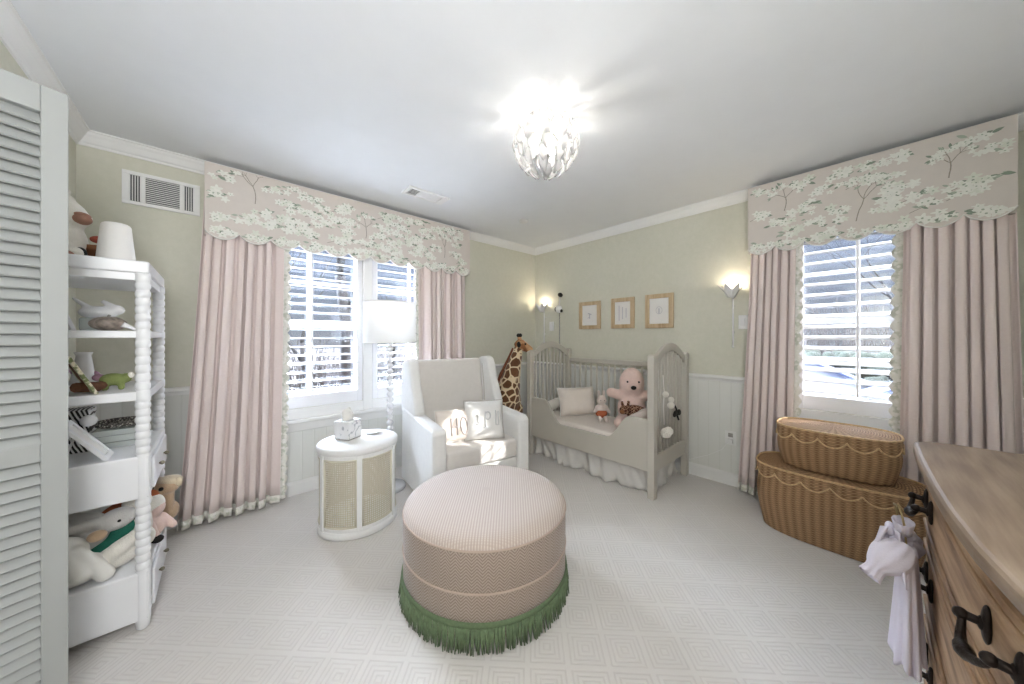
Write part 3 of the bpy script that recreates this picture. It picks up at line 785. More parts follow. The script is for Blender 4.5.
# ------------------------------------------------------------------ things on the etagere
ZT = 1.573
def shelf_things():
    # top
    root = thing('table_lamp', 'tapered white ceramic lamp on top of the shelf unit', 'lamp', (-.338, 2.30, ZT))
    b = MB(); b.lathe([(.057, 0), (.060, .01), (.059, .03), (.046, .178), (.042, .186), (.036, .19), (.0, .19)], n=36); b.build('body', 'shade', root)
    b = MB(); b.lathe([(.05, .0), (.05, .004), (0, .004)][::-1], n=24); b.build('foot', 'ceramic', root)
    root = thing('plush_llama', 'white plush llama with tan muzzle sitting on top of the shelf unit', 'plush toy', (-.495, 2.33, ZT), -.1)
    plush(root, 'body', [('e', (0, 0, .09), (.075, .07, .09)), ('e', (.0, 0, .20), (.078, .07, .075)), ('e', (.045, -.02, .19), (.05, .045, .04)), ('e', (-.005, 0, .27), (.045, .04, .03)), ('c', [(.03, -.05, .04), (.06, -.075, .03)], .028)], 'creamplush', .009)
    b = MB(); b.ell((.066, -.035, .185), (.030, .034, .024)); b.ell((.066, -.035, .20), (.027, .03, .015)); b.build('muzzle', 'brownskin', root)
    balls(root, 'eye', [(.035, -.070, .225)], .007, 'black')
    b = MB(); b.ell((.0, -.01, .30), (.03, .025, .025)); b.ell((-.015, 0, .34), (.03, .025, .035)); b.build('topknot', 'creamplush', root)
    b = MB(); b.ell((.03, -.09, .02), (.04, .025, .02)); b.build('foot', 'brownskin', root)
    b = MB(); b.ell((.07, -.06, .03), (.02, .02, .03)); b.build('scarf', 'black', root)
    root = thing('flower_pot', 'small terracotta pot with red felt flower beside the white lamp', 'pot', (-.402, 2.35, ZT))
    b = MB(); b.lathe([(.024, 0), (.035, .062), (.040, .062), (.041, .085), (.035, .085), (.033, .07), (0, .07)], n=24); b.build('pot', 'terracotta', root)
    b = MB(); b.tube([(0, 0, .07), (.01, 0, .10)], .003, 6); b.build('stem', 'black', root)
    b = MB(); b.ell((.005, -.01, .115), (.024, .02, .016)); b.build('flower', 'red', root)
    # second shelf
    z = 1.276
    root = thing('leaning_frame', 'white picture frame leaning on the upper shelf behind the door edge', 'frame', (-.45, 2.26, z), .25)
    b = MB(); b.M = Matrix.Rotation(-.3, 4, 'Y'); b.box(-.006, .006, -.075, -.06, 0, .20); b.box(-.006, .006, .06, .075, 0, .20); b.box(-.006, .006, -.06, .06, 0, .015); b.box(-.006, .006, -.06, .06, .185, .20); b.build('frame', 'silverframe', root, .002)
    b = MB(); b.M = Matrix.Rotation(-.3, 4, 'Y'); b.box(-.004, .002, -.06, .06, .015, .185); b.build('photo', 'paper', root)
    root = thing('rabbit_dish', 'white ceramic rabbit lid with long ears on a glass jar, upper shelf', 'figurine', (-.40, 2.37, z))
    b = MB(); b.lathe([(.05, 0), (.055, .01), (.055, .055), (.05, .06)], n=24); b.build('jar', 'jar', root)
    plush(root, 'rabbit', [('e', (0, 0, .085), (.06, .035, .03)), ('e', (.052, 0, .10), (.028, .024, .024)), ('c', [(.04, 0, .12), (.015, .0, .135)], .010), ('c', [(-.02, 0, .10), (-.07, .0, .145)], [.013, .007])], 'ceramic', .005)
    root = thing('pewter_pumpkin', 'small mottled pewter pumpkin on the upper shelf', 'figurine', (-.345, 2.20, z))
    b = MB()
    def pk(i, j):
        t = 2*PI*i; ph = PI*(.02+.96*j); r = (.050+.005*abs(math.sin(4*t)))*math.sin(ph); return (r*math.cos(t), r*math.sin(t), .031-.031*math.cos(ph))
    b.grid(pk, 48, 12, cu=True); b.build('body', 'pumpkin', root)
    b = MB(); b.tube([(0, 0, .058), (.004, 0, .07)], [.006, .004], 8); b.build('stem', 'silver', root)
    b = MB(); b.tube([(-.30, 2.16, z+.028), (-.285, 2.165, z+.02), (-.27, 2.17, z+.008), (-.255, 2.175, z+.004)], [.012, .009, .007, .006], 8)
    tag(b.build('bead_cord', 'ceramic'), 'white beaded cord beside the pewter pumpkin', 'beads')
    # third shelf
    z = 1.017
    root = thing('leaf_print_frame', 'frame with leafy cream border leaning on the middle shelf', 'frame', (-.385, 2.19, z), .3)
    b = MB(); b.M = Matrix.Rotation(-.42, 4, 'Y'); b.box(-.006, .006, -.08, -.05, 0, .17); b.box(-.006, .006, .05, .08, 0, .17); b.box(-.006, .006, -.05, .05, 0, .03); b.box(-.006, .006, -.05, .05, .14, .17); b.build('frame', 'leafprint', root, .002)
    b = MB(); b.M = Matrix.Rotation(-.42, 4, 'Y'); b.box(-.005, .001, -.05, .05, .03, .14); b.build('photo', 'mulch', root)
    root = thing('white_vase', 'white vase with mauve dried flowers behind the leafy frame', 'vase', (-.44, 2.36, z))
    b = MB(); b.lathe([(.03, 0), (.042, .03), (.03, .08), (.022, .15), (.028, .165), (.02, .165), (.015, .15)], n=24); b.build('vase', 'ceramic', root)
    b = MB(); [b.ell((.045*math.cos(k), .03*math.sin(k)-.02, .05+.014*k), (.02, .018, .016)) for k in range(4)]; b.build('flowers', 'purple', root)
    b = MB(); b.tube([(-.42, 2.14, z+.03), (-.38, 2.20, z+.022), (-.355, 2.27, z+.028), (-.35, 2.31, z+.034)], [.02, .022, .014, .006], 8)
    tag(b.build('driftwood', 'mulch'), 'dark brown wooden stick lying on the middle shelf', 'driftwood')
    root = thing('felt_elephant', 'small olive green felt elephant on the middle shelf', 'figurine', (-.338, 2.25, z), .1)
    plush(root, 'body', [('e', (-.002, 0, .046), (.04, .026, .028)), ('e', (.036, 0, .05), (.018, .02, .022)), ('c', [(-.024, .012, .03), (-.024, .012, .008)], .011), ('c', [(.022, .012, .03), (.022, .012, .008)], .011), ('c', [(-.024, -.012, .03), (-.024, -.012, .008)], .011), ('c', [(.022, -.012, .03), (.022, -.012, .008)], .011)], 'greenfelt', .005, 4)
    b = MB(); b.ell((.05, -.012, .062), (.010, .006, .014)); b.build('ear', 'creamplush', root)
    # fourth shelf
    z = .743
    root = thing('zebra_box', 'black and white zebra striped box on the lower shelf', 'box', (-.47, 2.38, z))
    b = MB(); b.box(-.05, .05, -.06, .06, 0, .16); b.build('body', 'zebra', root, .003)
    b = MB(); b.box(-.052, .052, -.062, .062, .16, .185); b.build('lid', 'zebra', root, .003)
    root = thing('tilted_frame', 'white photo frame tilted back on its strut, lower shelf', 'frame', (-.335, 2.16, z), 0)
    R = Matrix.Rotation(-.62, 4, 'Y')
    b = MB(); b.M = R; b.box(-.007, .007, -.055, -.035, 0, .20); b.box(-.007, .007, .035, .055, 0, .20); b.box(-.007, .007, -.035, .035, 0, .02); b.box(-.007, .007, -.035, .035, .18, .20); b.build('frame', 'silverframe', root, .002)
    b = MB(); b.M = R; b.box(-.005, .001, -.035, .035, .02, .18); b.build('photo', 'paper', root)
    b = MB(); b.tube([(-.085, 0, .12), (-.12, 0, .003)], .004, 6); b.build('strut', 'silverframe', root)
    b = MB(); b.ell((0, 0, .025), .025); o = b.build('white_ball', 'ceramic'); o.location = (-.41, 2.27, z+.12); tag(o, 'white ball ornament resting on the top edge of the tilted frame', 'ornament')
    root = thing('glass_box', 'pale stack of glass trays under the dark woven bowl', 'box', (-.335, 2.38, z))
    b = MB(); b.box(-.08, .08, -.06, .06, 0, .025); b.box(-.076, .076, -.056, .056, .027, .055); b.box(-.08, .08, -.06, .06, .057, .082); b.build('body', 'jar', root, .003)
    root = thing('woven_bowl', 'shallow dark woven bowl on the lower shelf', 'bowl', (-.335, 2.38, z+.083))
    b = MB(); b.lathe([(.04, 0), (.075, .012), (.092, .03), (.088, .031), (.07, .016), (0, .008)], n=36); b.build('bowl', 'darkweave', root)
shelf_things()

def bin_toys():
    z = .249
    root = thing('plush_rabbit', 'grey plush rabbit with white head lying in the bottom shelf bin', 'plush toy', (-.38, 2.24, z), .2)
    plush(root, 'body', [('e', (.05, -.02, .20), (.062, .05, .045), (0, -.2, 0)), ('e', (-.05, .02, .15), (.09, .07, .07)), ('c', [(0, -.03, .21), (-.10, -.06, .22)], [.022, .018]), ('c', [(0, .03, .21), (-.08, .06, .24)], [.022, .018])], 'greyplush', .008)
    balls(root, 'eye', [(.055, -.066, .205)], .006, 'black')
    b = MB(); b.ell((-.005, -.085, .175), (.028, .022, .022)); b.build('paw', 'tanplush', root)
    root = thing('teal_doll', 'teal green dressed cloth doll squeezed between the plush toys', 'plush toy', (-.325, 2.28, z), .1)
    plush(root, 'body', [('e', (0, 0, .13), (.075, .045, .05), (0, -.5, 0)), ('e', (-.06, -.02, .08), (.06, .05, .05)), ('e', (.04, 0, .16), (.04, .03, .03))], 'teal', .008)
    b = MB(); b.ell((.055, -.015, .172), (.018, .02, .012)); b.build('bow', 'black', root)
    root = thing('rust_toy', 'rust orange knitted toy at the back of the bottom bin', 'plush toy', (-.33, 2.40, z), .2)
    plush(root, 'body', [('e', (0, 0, .16), (.09, .05, .06), (0, -.3, 0)), ('e', (0, 0, .07), (.08, .05, .07)), ('e', (.08, 0, .20), (.04, .035, .04))], 'rust', .009)
    root = thing('white_plush', 'large white plush with floppy ears in front of the bottom bin', 'plush toy', (-.315, 2.20, z), .1)
    plush(root, 'body', [('e', (.0, 0, .055), (.095, .055, .05), (0, -.35, 0)), ('c', [(-.06, -.03, .045), (.0, -.045, .10), (.07, -.03, .14)], [.028, .032, .025]), ('e', (.06, .02, .09), (.05, .045, .05))], 'creamplush', .008)
    root = thing('cream_plush', 'cream plush standing by the front shelf post', 'plush toy', (-.275, 2.30, z), 0)
    plush(root, 'body', [('e', (0, 0, .12), (.05, .05, .12)), ('e', (0, 0, .23), (.05, .045, .045))], 'creamplush', .009)
    root = thing('white_cloth', 'crumpled white cloth bundle at the left of the bottom bin', 'cloth', (-.43, 2.15, z), 0)
    plush(root, 'bundle', [('e', (0, 0, .06), (.10, .055, .06)), ('e', (-.03, .01, .13), (.075, .05, .07)), ('c', [(.02, -.03, .15), (.09, -.04, .03)], [.02, .03]), ('c', [(-.02, -.035, .17), (.03, -.05, .06)], [.018, .03]), ('e', (-.05, 0, .19), (.04, .035, .03))], 'welt', .007, 4)
    root = thing('plush_lamb', 'tan plush lamb peeking out beside the curtain behind the shelf unit', 'plush toy', (-.20, 2.545, .249), -.75)
    plush(root, 'body', [('e', (-.02, .02, .055), (.05, .05, .055)), ('c', [(-.005, .0, .07), (.01, -.01, .17)], .032), ('e', (.015, -.015, .205), (.056, .05, .040)), ('e', (.014, -.042, .195), (.032, .032, .026))], 'tanplush', .007)
    b = MB(); b.ell((.015, .0, .228), (.057, .050, .026)); b.ell((.062, 0, .222), (.018, .018, .026)); b.ell((-.032, 0, .222), (.018, .018, .026)); b.build('wool_cap', M['wool'], root)
    balls(root, 'eye', [(.036, -.060, .21), (-.010, -.062, .21)], .010, 'black')
    root = thing('rag_doll', 'pale pink rag doll with white bonnet leaning on the shelf side', 'doll', (-.235, 2.40, .249), -.5)
    plush(root, 'body', [('e', (0, 0, .055), (.04, .05, .055)), ('e', (.005, 0, .15), (.038, .045, .045)), ('c', [(.01, -.04, .09), (.05, -.06, .035)], .018), ('c', [(.01, .04, .09), (.05, .05, .035)], .018)], 'pink', .007)
    b = MB(); b.ell((-.004, 0, .165), (.043, .052, .05)); b.build('bonnet', 'creamplush', root)
    b = MB(); b.ell((.058, -.062, .024), (.024, .022, .018)); b.build('shoe', 'black', root)
bin_toys()

# ------------------------------------------------------------------ floor lamp
def floor_lamp():
    L = (1.06, 2.665, 0)
    root = thing('floor_lamp', 'floor lamp with white drum shade and bobbin column beside the armchair', 'floor lamp', L)
    b = MB(); b.lathe([(.118, 0), (.122, .008), (.122, .028), (.11, .034), (.06, .04), (.03, .055), (0, .055)], n=48); b.build('base', 'silverbase', root)
    prof = []; z = .05
    while z < 1.19:
        for q, r in ((0, .011), (.12, .016), (.3, .024), (.5, .027), (.7, .024), (.88, .016)): prof.append((r, z+q*.047))
        z += .047
    b = MB(); b.lathe(prof, n=18); b.build('bobbin_column', 'acrylic', root)
    b = MB(); b.tube([(0, 0, .05), (0, 0, 1.36)], .005, 8); b.build('rod', 'steel', root)
    b = MB(); n = 64
    b.lathe([(.205, 1.205), (.202, 1.53)], n=n, caps=False); b.build('drum_shade', 'drum', root)
    b = MB()
    for zz, rr in ((1.205, .206), (1.53, .203)): b.tube([(rr*math.cos(2*PI*k/n), rr*math.sin(2*PI*k/n), zz) for k in range(n)], .004, 6, True)
    b.build('shade_rim', 'welt', root)
    b = MB()
    for k in range(3): b.tube([(0, 0, 1.36), (.2*math.cos(2.1*k), .2*math.sin(2.1*k), 1.5)], .002, 5)
    b.build('spider', 'steel', root)
    b = MB(); b.ell((0, 0, 1.40), (.03, .03, .045)); b.build('bulb', 'ceramic', root)
lamp('floor_lamp_glow', 'POINT', (1.06, 2.665, 1.475), .3, (1, .95, .88), shadow_soft_size=.04)
floor_lamp()

# ------------------------------------------------------------------ side table
def side_table():
    C = (.715, 2.335, 0); A, B = .245, .225; th0 = math.radians(-105)
    root = thing('side_table', 'white oval side table with woven cane sides in front of the window', 'side table', C)
    b = MB(); b.lathe([(0, 0), (A-.012, 0), (A, .006), (A, .045), (A-.006, .05), (0, .05)], n=64, sy=B/A); b.build('plinth', 'white', root)
    b = MB(); b.lathe([(0, .515), (A-.004, .515), (A+.004, .52), (A+.006, .55), (A, .558), (0, .56)], n=64, sy=B/A); b.build('top', 'white', root)
    r = .97; n = 6
    b = MB()
    for k in range(n):
        t = th0+2*PI*k/n; c, s = A*r*math.cos(t), B*r*math.sin(t); b.obox((c, s, .282), (.03, .02, .465), (0, 0, math.atan2(s/B/B, c/A/A)+PI/2))
    for z0, z1 in ((.05, .072), (.493, .515)):
        b.lathe([(A*r-.02, z0), (A*r+.003, z0), (A*r+.003, z1), (A*r-.02, z1), (A*r-.02, z0)], n=64, sy=B/A, caps=False, smooth=False)
    b.build('frame', 'white', root, .002)
    for k in range(n):
        t0 = th0+2*PI*k/n+.075; t1 = th0+2*PI*(k+1)/n-.075
        b = MB(); f = lambda i, j: (A*(r-.012)*math.cos(t0+(t1-t0)*i), B*(r-.012)*math.sin(t0+(t1-t0)*i), .072+.421*j)
        b.grid(f, 12, 1, uvf=lambda i, j: (.235*(t1-t0)*i, .421*j)); b.build('cane_panel', 'cane', root)
        b = MB(); fr = lambda t, q: (A*(r-.006)*math.cos(t), B*(r-.006)*math.sin(t), q)
        for q in (.078, .487): b.tube([fr(t0+(t1-t0)*i/12, q) for i in range(13)], .006, 6)
        for t in (t0, t1): b.tube([fr(t, .075), fr(t, .49)], .006, 6)
        b.build('cane_beading', mat_bead, root)
mat_bead = mat('cane_beading', (212, 206, 188), .6, .05)
side_table()
root = thing('tissue_box', 'white marbled tissue box on the cane side table', 'tissue box', (.665, 2.40, .56), .55)
b = MB(); b.box(-.06, .06, -.06, .06, .006, .125); b.build('cover', 'marble', root, .006)
b = MB(); b.box(-.056, .056, -.056, .056, 0, .006); b.build('foot', 'silver', root)
b = MB(); b.grid(lambda i, j: ((.045-.01*j)*math.cos(2*PI*i)*(1-.35*j+.3*j*math.sin(3*2*PI*i)), .02*math.sin(2*PI*i)*(1+1.2*j), .12+.065*j*(1+.3*math.sin(2*PI*i*2+1))), 32, 6, cu=True); b.build('tissue', 'welt', root, solid=.002)
b = MB(); b.lathe([(0, 0), (.04, 0), (.058, .008), (.06, .014), (.054, .012), (0, .006)], n=32, sy=.8); o = b.build('trinket_dish', 'ceramic'); o.location = (.835, 2.40, .56); tag(o, 'small white oval dish on the cane side table', 'dish')

# ------------------------------------------------------------------ armchair (local: -y is the front)
def pillow_fn(w, h, t):
    def f(i, j, s):
        a, c = 2*i-1, 2*j-1; px = a*w/2*(1-.07*(1-abs(a)**2)*0-.05*(1-c*c)); pz = c*h/2*(1-.05*(1-a*a))
        return (px, s*t*((1-a**4)*(1-c**4))**.6*.5 , pz)
    return f
def pillow(parent, name, w, h, t, m, M0=None):
    f = pillow_fn(w, h, t); b = MB()
    if M0: b.M = M0
    b.grid(lambda i, j: f(i, j, 1), 18, 18); b.grid(lambda i, j: f(i, j, -1), 18, 18)
    bmesh.ops.remove_doubles(b.bm, verts=b.bm.verts[:], dist=1e-5)
    return b.build(name, m, parent)
CH = (1.552, 2.34); CHR = -math.radians(7.6)
def armchair():
    root = thing('armchair', 'white upholstered wingback armchair with pillows by the window', 'armchair', (*CH, 0), CHR)
    w = .415; yf = -.40; yb = .40; aw = .105
    for s in (-1, 1):
        x0, x1 = sorted((s*w, s*(w-aw)))
        b = MB(); b.prism([(yf, .03), (yf, .57), (yf+.015, .597), (yf+.05, .607), (-.05, .625), (.20, .65), (.33, .65), (.36, .03)], x0, x1, 'x'); b.build('armrest', 'chair', root, .022, 3)
        b = MB(); b.prism([(.02, .60), (-.02, .64), (.0, .70), (.07, .85), (.12, 1.0), (.15, 1.055), (.20, 1.07), (.30, 1.06), (.38, .95), (.37, .60)], *sorted((s*(w-.005), s*(w-.088))), 'x'); b.build('wing', 'chair', root, .022, 3)
    b = MB(); b.M = Matrix.Translation((0, .17, .40)) @ Matrix.Rotation(-.16, 4, 'X'); b.box(-w+.08, w-.08, 0, .13, -.05, .66); b.build('backrest', 'seat', root, .03, 3)
    b = MB(); b.prism([(.30, .03), (.24, .6), (.33, 1.03), (.40, 1.03), (.38, .03)], -w+.02, w-.02, 'x'); b.build('back_shell', 'chair', root, .015, 3)
    b = MB(); b.box(-w+aw+.004, w-aw-.004, yf+.01, .22, .285, .43); b.build('seat_cushion', 'seat', root, .028, 3)
    b = MB(); b.box(-w+aw, w-aw, yf+.03, .25, .06, .275); b.build('front_rail', 'chair', root, .01)
    b = MB()
    for s in (-1, 1):
        xx = s*(w-.09); b.tube([(xx, .15+.03, .62), (xx, .20, .80), (xx, .235, 1.0)], .0035, 6)
    b.build('piping', 'piping', root)
    b = MB(); b.lathe([(.20, 0), (.22, .01), (.22, .03), (.05, .05), (.05, .07)], n=32); b.build('swivel_base', 'black', root)
    return root
armchair()
def letter_pillow(name, label, loc, rz, tilt, w, h, t, strokes, lm, r):
    root = thing(name, label, 'pillow', loc, rz, group='lettered pillows on the armchair')
    M0 = Matrix.Translation((0, 0, h*.5*math.cos(tilt))) @ Matrix.Rotation(-tilt, 4, 'X')
    pillow(root, 'cushion', w, h, t, 'crpillow' if lm == 'mauveletter' else 'chair', M0)
    f = pillow_fn(w, h, t); b = MB(); b.M = M0
    for st in strokes:
        pts = []
        for (a0, c0), (a1, c1) in zip(st, st[1:]):
            for k in range(5): q = k/5; pts.append((a0+(a1-a0)*q, c0+(c1-c0)*q))
        pts.append(st[-1])
        b.tube([Vector(f(.5+a/2, .5+c/2, -1))+Vector((0, -.001, 0)) for a, c in pts], r, 6)
    b.build('lettering', lm, root)
    n = 18; b = MB(); b.M = M0
    rim = [f(k/n, 0, 1) for k in range(n)]+[f(1, k/n, 1) for k in range(n)]+[f(1-k/n, 1, 1) for k in range(n)]+[f(0, 1-k/n, 1) for k in range(n)]
    b.tube(rim, .004, 6, True); b.build('edge_cord', 'piping' if lm == 'greyletter' else 'welt', root)
def ov(cx, cz, rx, rz_, a0=0, a1=2*PI, n=14): return [(cx+rx*math.cos(a0+(a1-a0)*k/n), cz+rz_*math.sin(a0+(a1-a0)*k/n)) for k in range(n+1)]
letter_pillow('letter_cushion', 'smaller grey-white pillow lettered HO, left on the armchair', (1.40, 2.20, .432), -.28, .28, .33, .25, .09,
    [[(-.3, -.62), (-.3, .45)], [(-.02, -.62), (-.02, .45)], [(-.3, -.1), (-.02, -.1)], ov(.34, -.08, .17, .54), [(.62, -.62), (.62, .45)]], 'mauveletter', .006)
letter_pillow('letter_cushion', 'larger white pillow with pale grey letters, right on the armchair', (1.60, 2.10, .432), -.50, .26, .32, .31, .11,
    [[(-.42, .2), (-.34, .3), (-.34, -.2)], [(-.46, -.2), (-.24, -.2)], [(.03, .42), (.03, -.42)], [(-.08, -.42), (.14, -.42)], ov(.16, .2, .14, .2, -PI*.8, PI*.8), [(.58, .45), (.58, -.3), (.72, -.3), (.72, .4)]], 'greyletter', .005)

# ------------------------------------------------------------------ ottoman
def ottoman():
    root = thing('ottoman', 'round herringbone ottoman with green bullion fringe in the room centre', 'ottoman', (1.038, 1.346, 0))
    R = .408
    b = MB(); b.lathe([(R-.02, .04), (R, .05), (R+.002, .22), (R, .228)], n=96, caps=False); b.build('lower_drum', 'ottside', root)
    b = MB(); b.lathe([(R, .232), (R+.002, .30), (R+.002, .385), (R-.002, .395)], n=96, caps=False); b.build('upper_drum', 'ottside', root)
    b = MB(); prof = [(R, .402), (R-.006, .418), (R-.022, .432), (R-.06, .444), (R-.13, .452), (R-.25, .457), (.02, .46)]
    n = 96; rings = [[b.v((r*math.cos(2*PI*k/n), r*math.sin(2*PI*k/n), z)) for k in range(n)] for r, z in prof]
    ca, sa = .74, -.672
    uvp = lambda r, k: ((r*math.cos(2*PI*k/n)*ca+r*math.sin(2*PI*k/n)*sa), (-r*math.cos(2*PI*k/n)*sa+r*math.sin(2*PI*k/n)*ca))
    for i in range(len(prof)-1):
        for k in range(n): b.f([rings[i][k], rings[i][(k+1) % n], rings[i+1][(k+1) % n], rings[i+1][k]], True, [uvp(prof[i][0], k), uvp(prof[i][0], k+1), uvp(prof[i+1][0], k+1), uvp(prof[i+1][0], k)])
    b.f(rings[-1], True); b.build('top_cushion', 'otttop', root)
    b = MB()
    for z, r in ((.399, R+.001), (.230, R+.001)): b.tube([(r*math.cos(2*PI*k/96), r*math.sin(2*PI*k/96), z) for k in range(96)], .0045, 6, True)
    b.build('piping', mat_pipe, root)
    b = MB(); b.lathe([(R+.003, .095), (R+.008, .098), (R+.008, .118), (R+.003, .121)], n=96, caps=False); b.build('fringe_band', 'greenband', root)
    b = MB(); rnd = random.Random(3)
    for k in range(560):
        t = 2*PI*(k+rnd.uniform(-.3, .3))/560; r = R+.004+rnd.uniform(0, .005); e1 = r+rnd.uniform(-.004, .014); dt = rnd.uniform(-.02, .02)
        b.tube([(r*math.cos(t), r*math.sin(t), .10), ((r+e1)/2*math.cos(t+dt*.4), (r+e1)/2*math.sin(t+dt*.4), .05), (e1*math.cos(t+dt), e1*math.sin(t+dt), rnd.uniform(.002, .012))], [.0028, .0034, .0022], 4)
    b.build('bullion_fringe', 'fringe', root, kind='stuff')
mat_pipe = mat('ottoman_piping', (186, 166, 152), .85, .05)
ottoman()

# ------------------------------------------------------------------ giraffe
def giraffe():
    root = thing('plush_giraffe', 'tall standing plush giraffe between the armchair and the crib', 'plush toy', (2.27, 2.57, 0), .0)
    P = [('e', (-.08, .05, .56), (.15, .12, .13)), ('e', (.03, .0, .58), (.13, .115, .15)),
         ('c', [(.0, .0, .62), (.035, -.01, .80), (.085, -.03, 1.0), (.12, -.04, 1.12)], [.135, .105, .068, .050])]
    for x, y in ((.10, -.06), (.07, .06), (-.14, .0), (-.15, .11)): P.append(('c', [(x, y, .50), (x+.01, y-.01, .28), (x+.03, y-.03, .05)], [.05, .036, .034]))
    plush(root, 'body', P, 'giraffe', .010, 5)
    plush(root, 'head', [('e', (.14, -.05, 1.165), (.066, .062, .062)), ('c', [(.16, -.055, 1.16), (.235, -.09, 1.115)], [.055, .040])], 'gface', .007)
    for s in (-1, 1):
        b = MB(); d = Vector((.45, -.89*0+.0, 0)); px, py = .135+s*.03*.5, -.045+s*.03
        b.tube([(px, py, 1.20), (px-.005, py, 1.255)], .012, 8); h = b.build('horn', 'gface', root)
        b = MB(); b.ell((px-.006, py, 1.268), .021); b.build('horn_tip', 'black', h)
    b = MB(); b.ell((.075, -.095, 1.17), (.045, .020, .032), (0, .3, .6)); b.ell((.165, .03, 1.17), (.02, .04, .03)); b.build('ear', 'black', root)
    balls(root, 'eye', [(.155, -.112, 1.175), (.205, -.03, 1.178)], .011, 'black')
    b = MB(); b.tube([(-.08, .09, .70), (-.03, .075, .85), (.035, .035, 1.0), (.08, .0, 1.13)], [.016, .018, .016, .012], 8); b.build('mane', 'brown', root)
    for x, y in ((.10, -.06), (.07, .06), (-.14, .0), (-.15, .11)):
        b = MB(); b.lathe([(.044, 0), (.042, .03), (.036, .06), (.0, .062)], (x+.033, y-.033), 16); b.build('hoof', 'black', root)
    b = MB(); b.tube([(-.2, .08, .58), (-.23, .1, .45), (-.235, .1, .36)], [.01, .009, .018], 8); b.build('tail', 'brown', root)
giraffe()

# ------------------------------------------------------------------ crib (local x toward the wall, y along the wall)
CR = (2.465, 1.105, 0)
def crib():
    root = thing('toddler_crib', 'greige toddler crib with arched spindle ends under the picture frames', 'crib', CR)
    D, L, p = .71, 1.375, .055
    b = MB(); b.prism([(0, 0), (p, 0), (p, 1.10), (p/2, 1.115), (0, 1.10)], 0, p, 'y'); src = b.build('post', 'crib', root, .006)
    for k, (x, y) in enumerate(((0, 0), (0, L-p), (D-p, 0), (D-p, L-p))):
        o = src if k == 0 else inst(src, root); o.location = (x, y, 0)
    def arch(x): t = (x-p)/(D-2*p); return 1.055+.115*math.sin(PI*t)
    for y in (.012, L-.012-.032):
        n = 28; xs = [p+(D-2*p)*k/n for k in range(n+1)]
        b = MB(); b.prism([(x, arch(x)+.03) for x in xs]+[(x, arch(x)-.036) for x in xs[::-1]], y, y+.032, 'y'); b.build('arched_rail', 'crib', root, .005)
        b = MB(); b.box(p, D-p, y, y+.032, .20, .33); b.build('lower_rail', 'crib', root, .005)
        for k in range(9):
            x = p+(D-2*p)*(k+1)/10; b = MB(); b.tube([(x, y+.016, .32), (x, y+.016, arch(x)-.015)], .011, 10); b.build('spindle', 'crib', root)
    b = MB(); b.box(D-p+.012, D-.012, p, L-p, .955, 1.005); b.build('back_rail', 'crib', root, .006)
    b = MB(); b.box(D-p+.012, D-.012, p, L-p, .22, .32); b.build('lower_rail', 'crib', root, .006)
    b = MB(); b.tube([(D-p/2, 0, .31), (D-p/2, 0, .965)], .011, 10); src = b.build('spindle', 'crib', root)
    for k in range(16):
        o = src if k == 0 else inst(src, root); o.location = (0, p+(L-2*p)*(k+1)/17, 0)
    def top(y):
        def sm(a, b_, q): t = min(1, max(0, (q-a)/(b_-a))); return t*t*(3-2*t)
        return .61-.215*sm(.20, .42, y)+.215*sm(.93, 1.13, y)
    n = 60; ys = [p+(L-2*p)*k/n for k in range(n+1)]
    b = MB(); b.prism([(y, top(y)) for y in ys]+[(L-p, .20), (p, .20)], .012, .036, 'x'); b.build('front_panel', 'crib', root, .005)
    b = MB(); b.box(.04, D-p+.01, p-.005, L-p+.005, .255, .28); b.build('mattress_board', 'crib', root)
    def ruf(x0, y0, x1, y1, m, seed, nx, ny):
        b = MB(); Ln = math.hypot(x1-x0, y1-y0)
        def f(i, j):
            a = .004+.030*j; w = a*2.6*(mnoise.noise((i*Ln*7, seed*5.0, .25*j))+.55*mnoise.noise((i*Ln*19+2.5*j, seed*3.0, .5*j)))
            return (x0+(x1-x0)*i+nx*(w-.02*j), y0+(y1-y0)*i+ny*(w-.02*j), .252-.247*j)
        b.grid(f, 140, 8); return b.build('skirt', m, root, solid=.002)
    ruf(.085, p+.02, .085, L-p-.02, 'skirt', 1, 1, 0); ruf(.085, p+.045, D-p, p+.045, 'skirt', 2, 0, 1)
crib()
b = MB(); b.box(-.285, .285, -.62, .62, 0, .138); o = b.build('crib_mattress', 'sheet', bevel=.035, bseg=4); o.location = (CR[0]+.345, CR[1]+.6875, .28); tag(o, 'white sheeted mattress lying in the toddler crib', 'mattress')
